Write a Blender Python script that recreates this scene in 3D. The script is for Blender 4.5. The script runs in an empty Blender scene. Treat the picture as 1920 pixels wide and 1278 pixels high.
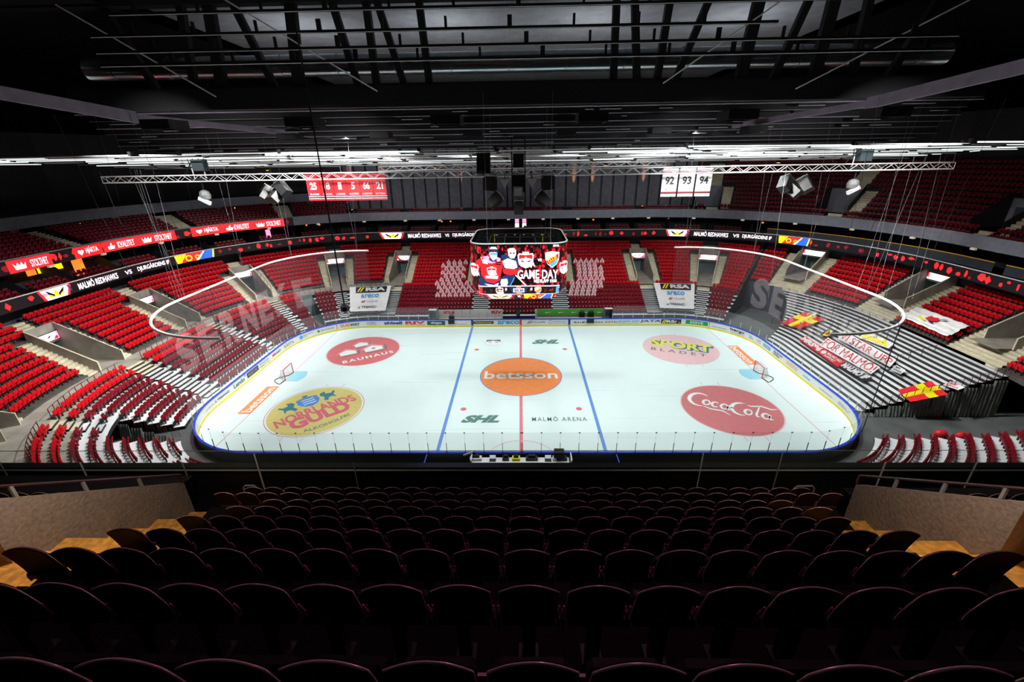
import bpy, math, random
from math import sin, cos, pi, atan2, hypot, radians as rad
from mathutils import Vector, Matrix
random.seed(7)
SC = bpy.context.scene
COL = SC.collection

# ------------------------------------------------------------------ camera
CAMP = Vector((0.033, -42.533, 22.205))
YAW, PIT, ROL, FPX = -0.0227, -0.4017, -0.0151, 806.6
Fv = Vector((sin(YAW)*cos(PIT), cos(YAW)*cos(PIT), sin(PIT)))
Rv = Vector((cos(YAW), -sin(YAW), 0)); Uv = Rv.cross(Fv)
Rv, Uv = Rv*cos(ROL)+Uv*sin(ROL), Uv*cos(ROL)-Rv*sin(ROL)
cam = bpy.data.cameras.new('camera'); cam.sensor_width = 36; cam.lens = FPX/1920*36
cam.clip_start = .05; cam.clip_end = 500
co = bpy.data.objects.new('camera', cam); COL.objects.link(co)
M = Matrix.Identity(4)
for i in range(3):
    M[i][0], M[i][1], M[i][2], M[i][3] = Rv[i], Uv[i], -Fv[i], CAMP[i]
co.matrix_world = M
SC.camera = co

# ------------------------------------------------------------------ world, exposure
W = bpy.data.worlds.new('world'); SC.world = W; W.use_nodes = True
W.node_tree.nodes['Background'].inputs[0].default_value = (.5, .55, .7, 1)
W.node_tree.nodes['Background'].inputs[1].default_value = 0.0
SC.view_settings.view_transform = 'Standard'; SC.view_settings.look = 'None'
SC.view_settings.gamma = 1; SC.view_settings.use_curve_mapping = False
SC.view_settings.exposure = 0.0
SC.cycles.max_bounces = 4; SC.cycles.diffuse_bounces = 3; SC.cycles.glossy_bounces = 2
SC.cycles.transparent_max_bounces = 16; SC.cycles.transmission_bounces = 3
SC.cycles.sample_clamp_indirect = 3
SC.cycles.use_denoising = True

# ------------------------------------------------------------------ lamps
def area(name, loc, target, size, power, color=(1, 1, 1), spread=180, sy=None):
    l = bpy.data.lights.new(name, 'AREA'); l.energy = power; l.color = color
    l.shape = 'RECTANGLE'; l.size = size; l.size_y = sy or size; l.spread = rad(spread)
    o = bpy.data.objects.new(name, l); COL.objects.link(o); o.location = loc
    o.rotation_euler = (Vector(target)-Vector(loc)).to_track_quat('-Z', 'Y').to_euler()
    return o
def spot(name, loc, target, power, color, ang, blend=.5, r=.3):
    l = bpy.data.lights.new(name, 'SPOT'); l.energy = power; l.color = color
    l.spot_size = rad(ang); l.spot_blend = blend; l.shadow_soft_size = r
    o = bpy.data.objects.new(name, l); COL.objects.link(o); o.location = loc
    o.rotation_euler = (Vector(target)-Vector(loc)).to_track_quat('-Z', 'Y').to_euler()
    return o
ICE_P, END_P = 740, 2000
FLOODS = []
for ix in range(6):
    for iy in (-9, 9):
        x = -25+ix*10
        FLOODS.append((x, iy, 24.6))
        area('flood_light', (x, iy, 24.4), (x, iy*.9, 0), 1.6, ICE_P, (.93, 1, .99), 112)
for sx in (-1, 1):      # floods aimed at the end stands
    for y in (-8, 3, 14):
        area('stand_flood', (sx*20, y, 24.4), (sx*40, y*1.15, 2), 1.4, END_P*(.8 if sx < 0 else .5), (1, .98, .95), 74)
for x in (-14, 14):
    area('stand_flood', (x, 12, 24.4), (x*1.2, 27, 5), 1.2, 170, (1, .97, .95), 90)
spot('stage_spot', (30, 0, 24), (44, 10, 16), 2200, (1, .82, .84), 50)
spot('stage_spot', (24, 4, 24), (40, 26, 17), 1300, (1, .82, .84), 50)
spot('stage_spot', (4, -22, 29), (0, -39.6, 18.5), 2800, (1, .26, .50), 46, 1.0)
spot('stage_spot', (-6, -14, 27), (-1.2, -34, 13.6), 900, (.62, .55, 1), 12, 1.0)
spot('stage_spot', (8, -14, 27), (5, -35.5, 14.6), 350, (.75, .5, 1), 10, 1.0)

for x in (-24, -8, 8, 24): area('roof_fill_light', (x, 13, 29.3), (x, 17, 36), 1.0, 400, (.9, .95, 1), 175)  # added unseen lamps that brighten the roof deck
for x in (-18.5, 17.7): area('banner_fill_light', (x, -9, 25.2), (x, 5.9, 19.6), 3.0, 460, (1, 1, 1), 50)  # lamps added to brighten the hanging number banners
for x in (-34, 34): area('truss_fill_light', (x, -6, 25.5), (x, 4.3, 20.7), .6, 420, (1, 1, 1), 90)  # lamps added to brighten the outer parts of the long truss
# ------------------------------------------------------------------ materials
def mat(name, col, rough=.6, metal=0, emit=0, noise=0, scale=8, bump=0, alpha=1, ecol=None, spec=.5, stripe=None, detail=4):
    m = bpy.data.materials.new(name); m.use_nodes = True
    nt = m.node_tree; b = nt.nodes['Principled BSDF']
    b.inputs['Base Color'].default_value = (*col, 1); b.inputs['Roughness'].default_value = rough
    b.inputs['Metallic'].default_value = metal; b.inputs['Specular IOR Level'].default_value = spec
    if emit:
        b.inputs['Emission Color'].default_value = (*(ecol or col), 1); b.inputs['Emission Strength'].default_value = emit
    tc = nt.nodes.new('ShaderNodeTexCoord')
    nz = nt.nodes.new('ShaderNodeTexNoise'); nz.inputs['Scale'].default_value = scale; nz.inputs['Detail'].default_value = detail
    nt.links.new(tc.outputs['Object'], nz.inputs['Vector'])
    if noise:
        r = nt.nodes.new('ShaderNodeMapRange'); r.inputs[1].default_value = .3; r.inputs[2].default_value = .7
        r.inputs[3].default_value = 1-noise; r.inputs[4].default_value = 1+noise
        nt.links.new(nz.outputs['Fac'], r.inputs[0])
        mx = nt.nodes.new('ShaderNodeVectorMath'); mx.operation = 'SCALE'; mx.inputs[0].default_value = col
        nt.links.new(r.outputs[0], mx.inputs['Scale']); nt.links.new(mx.outputs[0], b.inputs['Base Color'])
    if bump or stripe:
        bp = nt.nodes.new('ShaderNodeBump'); bp.inputs['Strength'].default_value = bump or .6; bp.inputs['Distance'].default_value = .1
        if stripe:
            wv = nt.nodes.new('ShaderNodeTexWave'); wv.inputs['Scale'].default_value = stripe; wv.bands_direction = 'X'
            nt.links.new(tc.outputs['Object'], wv.inputs['Vector']); nt.links.new(wv.outputs['Fac'], bp.inputs['Height'])
        else:
            nt.links.new(nz.outputs['Fac'], bp.inputs['Height'])
        nt.links.new(bp.outputs[0], b.inputs['Normal'])
    if alpha < 1:
        tr = nt.nodes.new('ShaderNodeBsdfTransparent'); ms = nt.nodes.new('ShaderNodeMixShader'); ms.inputs[0].default_value = alpha
        nt.links.new(tr.outputs[0], ms.inputs[1]); nt.links.new(b.outputs[0], ms.inputs[2])
        nt.links.new(ms.outputs[0], nt.nodes['Material Output'].inputs['Surface'])
    return m
ICE = mat('ice', (.77, .90, .885), .28, noise=.012, scale=.6, spec=.35)
_nt = ICE.node_tree                                            # resurfacing streaks along the rink
_wv = _nt.nodes.new('ShaderNodeTexNoise'); _wv.inputs['Scale'].default_value = 1
_mp = _nt.nodes.new('ShaderNodeMapping'); _mp.inputs['Scale'].default_value = (.05, 1.4, 1)
_nt.links.new(_nt.nodes['Texture Coordinate'].outputs['Object'], _mp.inputs[0]); _nt.links.new(_mp.outputs[0], _wv.inputs['Vector'])
_r = _nt.nodes.new('ShaderNodeMapRange'); _r.inputs[3].default_value = .2; _r.inputs[4].default_value = .42
_nt.links.new(_wv.outputs['Fac'], _r.inputs[0]); _nt.links.new(_r.outputs[0], _nt.nodes['Principled BSDF'].inputs['Roughness'])
def paint(name, c): return mat('ice_paint_'+name, c, .35, noise=.05, scale=2)
P_RED = paint('pale_red', (.78, .26, .28)); P_LINE = paint('line_red', (.80, .22, .27)); P_BLUE = paint('blue', (.14, .30, .74))
P_OR = paint('orange', (.95, .30, .10)); P_WHITE = paint('white', (.88, .93, .92)); P_BAU = paint('brick', (.72, .18, .19))
P_GOLD = paint('gold', (.68, .58, .20)); P_PINK = paint('pink', (.86, .56, .58)); P_DRED = paint('dusty_red', (.66, .20, .21))
P_GREEN = paint('dark_green', (.12, .25, .22)); P_YEL = paint('yellow', (.82, .78, .12)); P_GREY = paint('grey', (.18, .2, .2))
P_CREASE = paint('crease', (.35, .70, .86)); P_FINE = paint('fine_red', (.84, .5, .5)); P_LOGOBL = paint('crest_blue', (.09, .28, .7))
P_TEAL = paint('teal', (.05, .22, .3)); P_LRED = paint('letter_red', (.68, .15, .2))
WHITE = mat('white_board', (.82, .84, .84), .35, noise=.03); YELLOW = mat('yellow_kick', (.80, .70, .02), .4, noise=.05)
BLUE = mat('blue_cap', (.01, .06, .62), .35, noise=.05); NAVY = mat('navy', (.01, .03, .2), .4, noise=.05)
RED = mat('signal_red', (.72, .02, .03), .45, noise=.06); BLACK = mat('black', (.008, .008, .009), .5, noise=.2)
INK = mat('ink', (.015, .016, .02), .5, noise=.1); GREENP = mat('sign_green', (.0, .32, .06), .4, noise=.05)
DGREEN = mat('bottle_green', (.01, .09, .07), .4, noise=.05); ORANGE = mat('orange', (.9, .3, .02), .4, noise=.05)
SKY = mat('sky_blue', (.05, .35, .75), .4, noise=.05); MGREY = mat('mid_grey', (.3, .31, .32), .5, noise=.1)
YEL = mat('flag_yellow', (.95, .85, .0), .6, noise=.05)
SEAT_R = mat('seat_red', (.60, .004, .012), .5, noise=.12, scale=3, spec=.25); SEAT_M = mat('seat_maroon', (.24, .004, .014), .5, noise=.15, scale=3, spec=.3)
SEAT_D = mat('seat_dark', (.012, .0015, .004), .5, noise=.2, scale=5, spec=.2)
FRAME = mat('seat_frame', (.02, .018, .02), .4, noise=.1)
FLOORM = mat('arena_floor', (.10, .11, .11), .6, noise=.25, scale=.5)
CONC = mat('concrete', (.34, .32, .27), .8, noise=.22, scale=.9, bump=.15, detail=8)
CONC_D = mat('rough_concrete', (.34, .29, .25), .9, noise=.22, scale=14, bump=.25, detail=8)
TREAD = mat('dark_tread', (.075, .066, .058), .85, noise=.25, scale=1.5)  # dark floor, with the shadow under the seats put into the colour
STEP = mat('pale_step', (.62, .58, .42), .8, noise=.15, scale=2, bump=.1)
DECK = mat('white_deck', (.78, .83, .84), .5, noise=.05, scale=1)
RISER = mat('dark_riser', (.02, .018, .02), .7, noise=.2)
FASC = mat('grey_fascia', (.23, .25, .30), .7, noise=.12, scale=2, bump=.1)
DARK = mat('dark_wall', (.022, .024, .03), .8, noise=.25, scale=1.5)
DARKB = mat('dark_blue_wall', (.045, .055, .075), .7, noise=.15, scale=1)
CURT = mat('dark_drape', (.15, .155, .19), .85, noise=.2, scale=1.5, stripe=1.2, bump=.5)
ROOF = mat('roof_deck', (.42, .43, .46), .7, noise=.15, scale=.6, stripe=2.2)
STEEL_B = mat('black_steel', (.012, .012, .014), .55, noise=.2, spec=.3)
STEEL_G = mat('grey_steel', (.20, .20, .23), .35, metal=.3, noise=.15)
ALU = mat('aluminium', (.88, .89, .88), .35, noise=.06)
PIPE_GLOW = mat('glowing_pipe', (.9, 1, .97), .4, emit=1.1)  # pipe material given emission to carry the white glare
DUCT = mat('duct_steel', (.55, .60, .64), .22, metal=.9, noise=.12, scale=1.5)
RAILM = mat('maroon_rail', (.09, .01, .02), .35, metal=.2, noise=.1)
WHITEM = mat('white_steel', (.85, .85, .82), .35, noise=.05)
LILAC = mat('lilac_steel', (.34, .29, .38), .5, noise=.15, scale=1)
TARP = mat('grey_tarp', (.20, .23, .21), .7, noise=.3, scale=1.4, bump=.6)
GLASS = mat('plexiglass', (.75, .82, .88), .08, alpha=.13)
GLASSN = mat('balustrade_glass', (.35, .55, .50), .1, alpha=.10)
NET = mat('safety_net', (.10, .10, .12), .8, alpha=.16)
NETL = mat('net_print', (.75, .66, .68), .8, alpha=.13)
GNET = mat('goal_netting', (.8, .8, .8), .8, alpha=.35, noise=.1)
CLOTH = mat('white_cloth', (.86, .87, .86), .8, noise=.05, scale=2, bump=.3)
TEALW = mat('teal_wall', (.16, .24, .25), .6, noise=.15)
WOOD = mat('pale_wood', (.62, .5, .3), .5, noise=.2)
ORFLOOR = mat('orange_floor', (.75, .36, .06), .8, noise=.35, scale=8)
def led(name, c, s): return mat('led_'+name, c, .5, emit=s, noise=.0)
L_RED = led('red', (.9, .015, .02), 1.3); L_WHITE = led('white', (1, .86, .95), 1.5); L_BLACK = mat('led_black', (.012, .008, .012), .4, noise=.1)
L_DRED = led('dark_red', (.22, .004, .008), .9); L_YEL = led('yellow', (1, .8, .0), 1.2); L_BLUE = led('blue', (.02, .12, .95), 1.1)
L_SKY = led('sky', (.08, .42, .95), 1.1); L_CREAM = led('cream', (1, .8, .5), 1.1); L_SKIN = led('skin', (1, .6, .55), 1.2)
L_NAVY = led('navy', (.015, .05, .16), .6); L_PINK = led('pink', (1, .35, .6), 1.3); L_INK = mat('led_ink', (.005, .005, .01), .4, noise=.1)
L_WARM = led('warm', (1, .45, .08), 4); L_OR = led('orange', (1, .25, .03), 1.2)

# ------------------------------------------------------------------ mesh helpers
class MB:
    def __init__(s): s.v = []; s.f = []; s.m = []; s.mats = []
    def mi(s, m):
        if m not in s.mats: s.mats.append(m)
        return s.mats.index(m)
    def add(s, vs, fs, m):
        o = len(s.v); k = s.mi(m); s.v.extend([tuple(p) for p in vs])
        for f in fs: s.f.append(tuple(i+o for i in f)); s.m.append(k)
        return s
    def quad(s, a, b, c, d, m): return s.add([a, b, c, d], [(0, 1, 2, 3)], m)
    def box(s, c, size, m, rz=0, rot=None):
        R = rot or Matrix.Rotation(rz, 3, 'Z'); c = Vector(c); vs = []
        for x in (-.5, .5):
            for y in (-.5, .5):
                for z in (-.5, .5): vs.append(c+R @ Vector((x*size[0], y*size[1], z*size[2])))
        return s.add(vs, [(0, 1, 3, 2), (4, 6, 7, 5), (0, 4, 5, 1), (2, 3, 7, 6), (0, 2, 6, 4), (1, 5, 7, 3)], m)
    def tube(s, pts, r, m, n=6, closed=False):
        pts = [Vector(p) for p in pts]; N = len(pts); vs = []; up0 = None
        for i, p in enumerate(pts):
            a = pts[(i-1) % N] if (closed or i > 0) else p; b = pts[(i+1) % N] if (closed or i < N-1) else p
            d = (b-a).normalized() if (b-a).length > 1e-9 else Vector((0, 0, 1))
            if up0 is None: up0 = Vector((0, 0, 1)) if abs(d.z) < .9 else Vector((1, 0, 0))
            x = d.cross(up0)
            if x.length < 1e-4: x = d.cross(Vector((0, 1, 0)))
            x.normalize(); y = x.cross(d).normalized(); up0 = y
            for k in range(n):
                t = 2*pi*k/n; vs.append(p+x*r*cos(t)+y*r*sin(t))
        fs = []
        for i in range(N if closed else N-1):
            for k in range(n):
                a = i*n+k; b = i*n+(k+1) % n; c = ((i+1) % N)*n+(k+1) % n; d = ((i+1) % N)*n+k
                fs.append((a, b, c, d))
        if not closed: fs.append(tuple(range(n))); fs.append(tuple(range((N-1)*n, N*n))[::-1])
        return s.add(vs, fs, m)
    def poly(s, pts, m): return s.add(pts, [tuple(range(len(pts)))], m)
    def prism(s, poly, fn, d0, d1, m):       # poly 2-D, fn(u,v,d)->3-D
        n = len(poly); vs = [fn(u, v, d0) for u, v in poly]+[fn(u, v, d1) for u, v in poly]
        fs = [tuple(range(n))[::-1], tuple(range(n, 2*n))]+[(i, (i+1) % n, n+(i+1) % n, n+i) for i in range(n)]
        return s.add(vs, fs, m)
    def obj(s, name, parent=None, smooth=False):
        me = bpy.data.meshes.new(name); me.from_pydata(s.v, [], s.f)
        for m in s.mats: me.materials.append(m)
        me.polygons.foreach_set('material_index', s.m)
        if smooth: me.polygons.foreach_set('use_smooth', [True]*len(s.f))
        me.update()
        o = bpy.data.objects.new(name, me); COL.objects.link(o)
        if parent: o.parent = parent
        return o
def tag(o, label=None, cat=None, group=None, kind=None):
    if label: o['label'] = label
    if cat: o['category'] = cat
    if group: o['group'] = group
    if kind: o['kind'] = kind
    return o
def empty(name, label, cat, loc=(0, 0, 0), group=None, rz=0):
    o = bpy.data.objects.new(name, None); COL.objects.link(o); o.location = loc; o.rotation_euler = (0, 0, rz); o.empty_display_size = .2
    return tag(o, label, cat, group)
def struct(o): o['kind'] = 'structure'; return o
def dup(root, loc=None, rz=None, label=None, group=None):
    r = root.copy(); COL.objects.link(r)
    if loc is not None: r.location = loc
    if rz is not None: r.rotation_euler = (0, 0, rz)
    if label: r['label'] = label
    if group: r['group'] = group
    for ch in root.children:
        c = ch.copy(); COL.objects.link(c); c.parent = r
        for g in ch.children:
            d = g.copy(); COL.objects.link(d); d.parent = c
    return r
ORD = 'first second third fourth fifth sixth seventh eighth ninth tenth eleventh twelfth thirteenth fourteenth fifteenth sixteenth seventeenth eighteenth nineteenth twentieth'.split()
def ordn(i):                                   # 0-based
    if i < 20: return ORD[i]
    t = ['twenty', 'thirty', 'forty', 'fifty'][i//10-2] if (i+1) % 10 else None
    i += 1; tens = {2: 'twenty', 3: 'thirty', 4: 'forty', 5: 'fifty'}
    if i % 10 == 0: return {30: 'thirtieth', 40: 'fortieth', 50: 'fiftieth'}[i]
    return tens[i//10]+'-'+ORD[i % 10-1]

# stations: u = arclength along the rink outline offset by t0, 0 at the far middle, + to the right
HX, HY, R0 = 21.5, 6.5, 8.5
def P(u, t, z=0, t0=14):
    s = 1 if u >= 0 else -1; a = abs(u); Rr = R0+t0; q = pi/2*Rr
    if a < HX: x, y, nx, ny = a, HY+R0+t, 0, 1
    elif a < HX+q:
        h = (a-HX)/Rr; nx, ny = sin(h), cos(h); x, y = HX+(R0+t)*nx, HY+(R0+t)*ny
    elif a < HX+q+2*HY: x, y, nx, ny = HX+R0+t, HY-(a-HX-q), 1, 0
    elif a < HX+2*q+2*HY:
        h = (a-HX-q-2*HY)/Rr; nx, ny = cos(h), -sin(h); x, y = HX+(R0+t)*nx, -HY+(R0+t)*ny
    else: x, y, nx, ny = HX-(a-HX-2*q-2*HY), -HY-R0-t, 0, -1
    return Vector((s*x, y, z))
def N(u, t0=14):
    return (P(u, 1, 0, t0)-P(u, 0, 0, t0))
UMAX0 = HX*2+pi*R0+2*HY
UMAX = HX*2+pi*(R0+14)+2*HY        # near middle, at t0=14
def urange(u0, u1, step=1.2):
    n = max(1, int(math.ceil((u1-u0)/step))); return [u0+(u1-u0)*i/n for i in range(n+1)]
def sweep(mb, u0, u1, prof, mats, t0=14, step=1.2, caps=True, close=False):
    """prof: list of (t,z); mats: one per segment"""
    us = urange(u0, u1, step); n = len(prof)
    for k in range(n-1):
        vs = []
        for u in us:
            for j in (k, k+1): vs.append(P(u, prof[j][0], prof[j][1], t0))
        mb.add(vs, [(2*i, 2*i+1, 2*i+3, 2*i+2) for i in range(len(us)-1)], mats[k] if isinstance(mats, list) else mats)
    if close:
        vs = []
        for u in us:
            for j in (n-1, 0): vs.append(P(u, prof[j][0], prof[j][1], t0))
        mb.add(vs, [(2*i, 2*i+1, 2*i+3, 2*i+2) for i in range(len(us)-1)], mats[0] if isinstance(mats, list) else mats)
        if caps:
            for u in (u0, u1): mb.poly([P(u, t, z, t0) for t, z in prof], mats[0] if isinstance(mats, list) else mats)
    return mb

# text as flat mesh pieces fitted into a box
def text_mesh(txt, bold=.0, spacing=1.0):
    c = bpy.data.curves.new('t', 'FONT'); c.body = txt; c.size = 1; c.offset = bold; c.space_character = spacing
    c.resolution_u = 3; c.fill_mode = 'FRONT'
    o = bpy.data.objects.new('t', c); me = o.to_mesh()
    vs = [(v.co.x, v.co.y) for v in me.vertices]; fs = [tuple(p.vertices) for p in me.polygons]
    o.to_mesh_clear(); bpy.data.objects.remove(o); bpy.data.curves.remove(c)
    return vs, fs
def put_text(mb, txt, fn, x0, y0, x1, y1, m, bold=.02, shear=0, spacing=1.0, arch=0):
    """fit text to x0..x1,y0..y1 in the plane of fn(u,v)->3-D"""
    vs, fs = text_mesh(txt, bold, spacing)
    if not vs: return mb
    ax = min(v[0] for v in vs); bx = max(v[0] for v in vs); ay = min(v[1] for v in vs); by = max(v[1] for v in vs)
    if any(ch in txt for ch in 'ÅÄÖŠ') and '\n' not in txt: by = ay+(by-ay)*.80
    out = []
    for x, y in vs:
        u = (x-ax)/(bx-ax); v = (y-ay)/(by-ay)
        X = x0+(x1-x0)*u+shear*(y1-y0)*(v-.5); Y = y0+(y1-y0)*v+arch*(1-(2*u-1)**2)
        out.append(fn(X, Y))
    return mb.add(out, fs, m)
CURVE_STEP = [None]
def clip_x(pts, c, keep_right):
    out = []
    for i, p in enumerate(pts):
        q = pts[i-1]; a = (q[0] >= c) == keep_right or q[0] == c; b = (p[0] >= c) == keep_right or p[0] == c
        if a != b and p[0] != q[0]: k = (c-q[0])/(p[0]-q[0]); out.append((c, q[1]+k*(p[1]-q[1])))
        if b: out.append(p)
    return out
def shape(mb, pts, fn, m):
    st = CURVE_STEP[0]
    if not st: return mb.poly([fn(x, y) for x, y in pts], m)
    x0 = min(p[0] for p in pts); x1 = max(p[0] for p in pts); n = max(1, int(math.ceil((x1-x0)/st)))
    for i in range(n):
        q = pts
        if i > 0: q = clip_x(q, x0+(x1-x0)*i/n, True)
        if i < n-1 and len(q) > 2: q = clip_x(q, x0+(x1-x0)*(i+1)/n, False)
        if len(q) > 2: mb.poly([fn(x, y) for x, y in q], m)
    return mb
def quadfn(c, w, h, lift=0.0):
    """flat-ish patch between four corners (lower-left, lower-right, upper-right, upper-left)"""
    c = [Vector(p) for p in c]; nrm = (c[1]-c[0]).cross(c[3]-c[0]).normalized()
    if nrm.z < 0: nrm = -nrm
    def f(x, y, d=0):
        u, v = x/w, y/h
        return c[0]*(1-u)*(1-v)+c[1]*u*(1-v)+c[2]*u*v+c[3]*(1-u)*v+nrm*(lift+d)
    return f
def circ(cx, cy, rx, ry=None, n=28, a0=0, a1=2*pi):
    ry = ry or rx; k = n if abs(a1-a0-2*pi) < 1e-6 else n+1
    return [(cx+rx*cos(a0+(a1-a0)*i/n), cy+ry*sin(a0+(a1-a0)*i/n)) for i in range(k)]
def ring(mb, cx, cy, r0, r1, fn, m, n=48, a0=0, a1=2*pi, e=1):
    vs = []
    for i in range(n+1):
        t = a0+(a1-a0)*i/n
        vs += [fn(cx+r0*cos(t), cy+r0*sin(t)*e), fn(cx+r1*cos(t), cy+r1*sin(t)*e)]
    return mb.add(vs, [(2*i, 2*i+1, 2*i+3, 2*i+2) for i in range(n)], m)
def layer(fn, d):                              # raise a mapping by a few mm
    return lambda x, y: fn(x, y, d)
def hawk(mb, fn, cx, cy, s, W_=None, R_=None, K_=None, Y_=None):
    """bird-head crest: shield, white head, eyes and beak; fn(u,v,d)"""
    W_, R_, K_, Y_ = W_ or L_WHITE, R_ or L_RED, K_ or L_INK, Y_ or L_CREAM
    q = lambda pts, d, m: shape(mb, [(cx+x*s, cy+y*s) for x, y in pts], layer(fn, d), m)
    q([(-.5, .28), (-.42, .42), (-.2, .38), (-.18, .5), (.18, .5), (.2, .38), (.42, .42), (.5, .28), (.45, -.1), (.3, -.38), (0, -.52), (-.3, -.38), (-.45, -.1)], .01, W_)
    q([(-.42, .26), (-.36, .34), (0, .3), (.36, .34), (.42, .26), (.38, -.05), (.0, -.2), (-.38, -.05)], .02, R_)
    q([(-.46, -.1), (-.3, .1), (-.08, .12), (0, .22), (.08, .12), (.3, .1), (.46, -.1), (.58, -.42), (.4, -.32), (.36, -.5), (.2, -.36), (0, -.5), (-.2, -.4), (-.38, -.3)], .03, W_)
    q([(-.3, .0), (-.1, -.08), (-.12, -.14), (-.26, -.1)], .04, K_); q([(.3, .0), (.1, -.08), (.12, -.14), (.26, -.1)], .04, K_)
    q([(-.07, -.08), (0, .02), (.07, -.08), (.04, -.26), (0, -.2), (-.04, -.26)], .04, Y_)
def eyes(mb, fn, x0, x1, y0, y1):
    """close-up of the bird's eyes, filling a strip"""
    w = x1-x0; h = y1-y0
    q = lambda pts, d, m: shape(mb, [(x0+x*w, y0+y*h) for x, y in pts], layer(fn, d), m)
    q([(0, 1), (.12, 0), (.88, 0), (1, .9), (.95, 1)], .01, L_RED); q([(.07, 1), (.2, 0), (.8, 0), (.93, 1)], .02, L_WHITE)
    q([(.22, .95), (.47, .35), (.42, .2), (.3, .3)], .03, L_INK); q([(.78, .95), (.53, .35), (.58, .2), (.7, .3)], .03, L_INK)
    q([(.29, .5), (.4, .3), (.36, .18), (.28, .25)], .04, L_YEL); q([(.71, .5), (.6, .3), (.64, .18), (.72, .25)], .04, L_YEL)
    q([(.5, .98), (.56, .5), (.57, .1), (.5, .3), (.43, .1), (.44, .5)], .05, L_YEL)
    q([(.86, .9), (.98, .2), (.99, .5), (.9, 1)], .03, L_NAVY)
def dif_strip(mb, fn, x0, x1, y0, y1):
    w = x1-x0; h = y1-y0
    q = lambda pts, d, m: shape(mb, [(x0+x*w, y0+y*h) for x, y in pts], layer(fn, d), m)
    q([(0, 1), (.04, 0), (.96, 0), (1, 1)], .01, L_YEL); q([(.14, 0), (.3, 1), (.72, 1), (.5, 0)], .02, L_RED)
    q([(.58, 0), (.76, 1), (.96, 1), (.92, 0)], .02, L_BLUE); q([(.5, 0), (.72, 1), (.75, 1), (.56, 0)], .03, L_WHITE)
    for c, r in ((.34, .16), (.55, .1)): ring(mb, x0+c*w, y0+.45*h, r*w*.35, r*w*.55, layer(fn, .04), L_YEL, 14, e=1)
def dif_shield(mb, fn, cx, cy, s):
    q = lambda pts, d, m: shape(mb, [(cx+x*s, cy+y*s) for x, y in pts], layer(fn, d), m)
    sh = [(-.44, .42), (0, .5), (.44, .42), (.42, 0), (.28, -.3), (0, -.52), (-.28, -.3), (-.42, 0)]
    q(sh, .01, L_WHITE); i = [(x*.9, y*.9) for x, y in sh]
    q(i, .02, L_CREAM); q([(-.38, -.08), (.38, .36), (.38, .05), (-.25, -.32)], .03, L_RED); q([(-.25, -.3), (.38, .03), (.3, -.22), (0, -.47)], .03, L_SKY)
    a = atan2(.42, .76)
    f2 = lambda x, y: fn(cx+s*(x*cos(a)-y*sin(a)), cy+s*(x*sin(a)+y*cos(a)), .04)
    put_text(mb, 'D.I.F.', f2, -.28, -.09, .32, .12, L_YEL, .02)

# ================================================================== ICE RINK
us0 = urange(-UMAX0, UMAX0-.01, 1.0)
mb = MB(); mb.poly([P(u, -.02, 0, 0) for u in us0[::-1]], ICE)
ice = tag(mb.obj('ice_rink'), 'white ice sheet with painted lines and sponsor logos inside the blue-capped boards', 'ice rink')
ICEN = [0]
def ifn(cx, cy, ang=0, base=1):
    a = rad(ang)
    return lambda x, y, d=0: Vector((cx+x*cos(a)-y*sin(a), cy+x*sin(a)+y*cos(a), .004*base+d*.35))
def part(mb, name, label=None, parent=ice):
    o = mb.obj(name, parent)
    if label: o['label'] = label
    return o
def bandy(x, w): return 15 if abs(x) < HX else HY+math.sqrt(max(0, R0**2-(abs(x)-HX)**2))
mb = MB(); mb.quad(Vector((-.15, -15, .004)), Vector((.15, -15, .004)), Vector((.15, 15, .004)), Vector((-.15, 15, .004)), P_LINE)
part(mb, 'centre_line', 'red centre line')
for s in (-1, 1):
    mb = MB(); x = s*6.92; mb.quad(Vector((x-.15, -15, .004)), Vector((x+.15, -15, .004)), Vector((x+.15, 15, .004)), Vector((x-.15, 15, .004)), P_BLUE)
    part(mb, 'zone_line', 'blue zone line')
    mb = MB(); x = s*25.98; y = bandy(x, 0)-.05; mb.quad(Vector((x-.03, -y, .004)), Vector((x+.03, -y, .004)), Vector((x+.03, y, .004)), Vector((x-.03, y, .004)), P_LINE)
    part(mb, 'goal_line', 'thin red goal line')
    mb = MB(); g = ifn(s*25.98, 0, 0 if s < 0 else 180, 2)
    pts = [(.0, -1.22), (.9, -1.22)]+[(sqrt_, yy) for sqrt_, yy in [(math.sqrt(1.83**2-(-1.22+.244*i)**2)*1.0, -1.22+.244*i) for i in range(11)]]+[(0, 1.22)]
    shape(mb, [(0.03, -1.22)]+[(math.sqrt(1.83**2-(-1.22+.244*i)**2), -1.22+.244*i) for i in range(11)]+[(0.03, 1.22)], g, P_CREASE)
    part(mb, 'goal_crease', 'light blue goal crease')
    for y in (-7, 7):
        mb = MB(); f = ifn(s*5.55, y, 0, 2); shape(mb, circ(0, 0, .3, n=20), f, P_LINE); shape(mb, [(-.16, -.2), (.16, -.2), (.16, .2), (-.16, .2)], layer(ifn(s*5.55, y, 0, 3), .004), P_DRED)
        part(mb, 'faceoff_spot', 'red faceoff spot')
mb = MB(); ring(mb, 0, 0, 4.45, 4.55, ifn(0, 0, 0, 3), P_BLUE, 72); shape(mb, circ(0, 0, 4.46, n=64), ifn(0, 0, 0, 2), P_OR)
put_text(mb, 'betsson', ifn(0, 0, 0, 4), -4.05, -.85, 4.05, .95, P_WHITE, .015); shape(mb, circ(0, 0, .16, n=12), ifn(0, 0, 0, 5), P_GREY)
part(mb, 'centre_circle', 'orange centre circle with white lettering')
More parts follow.
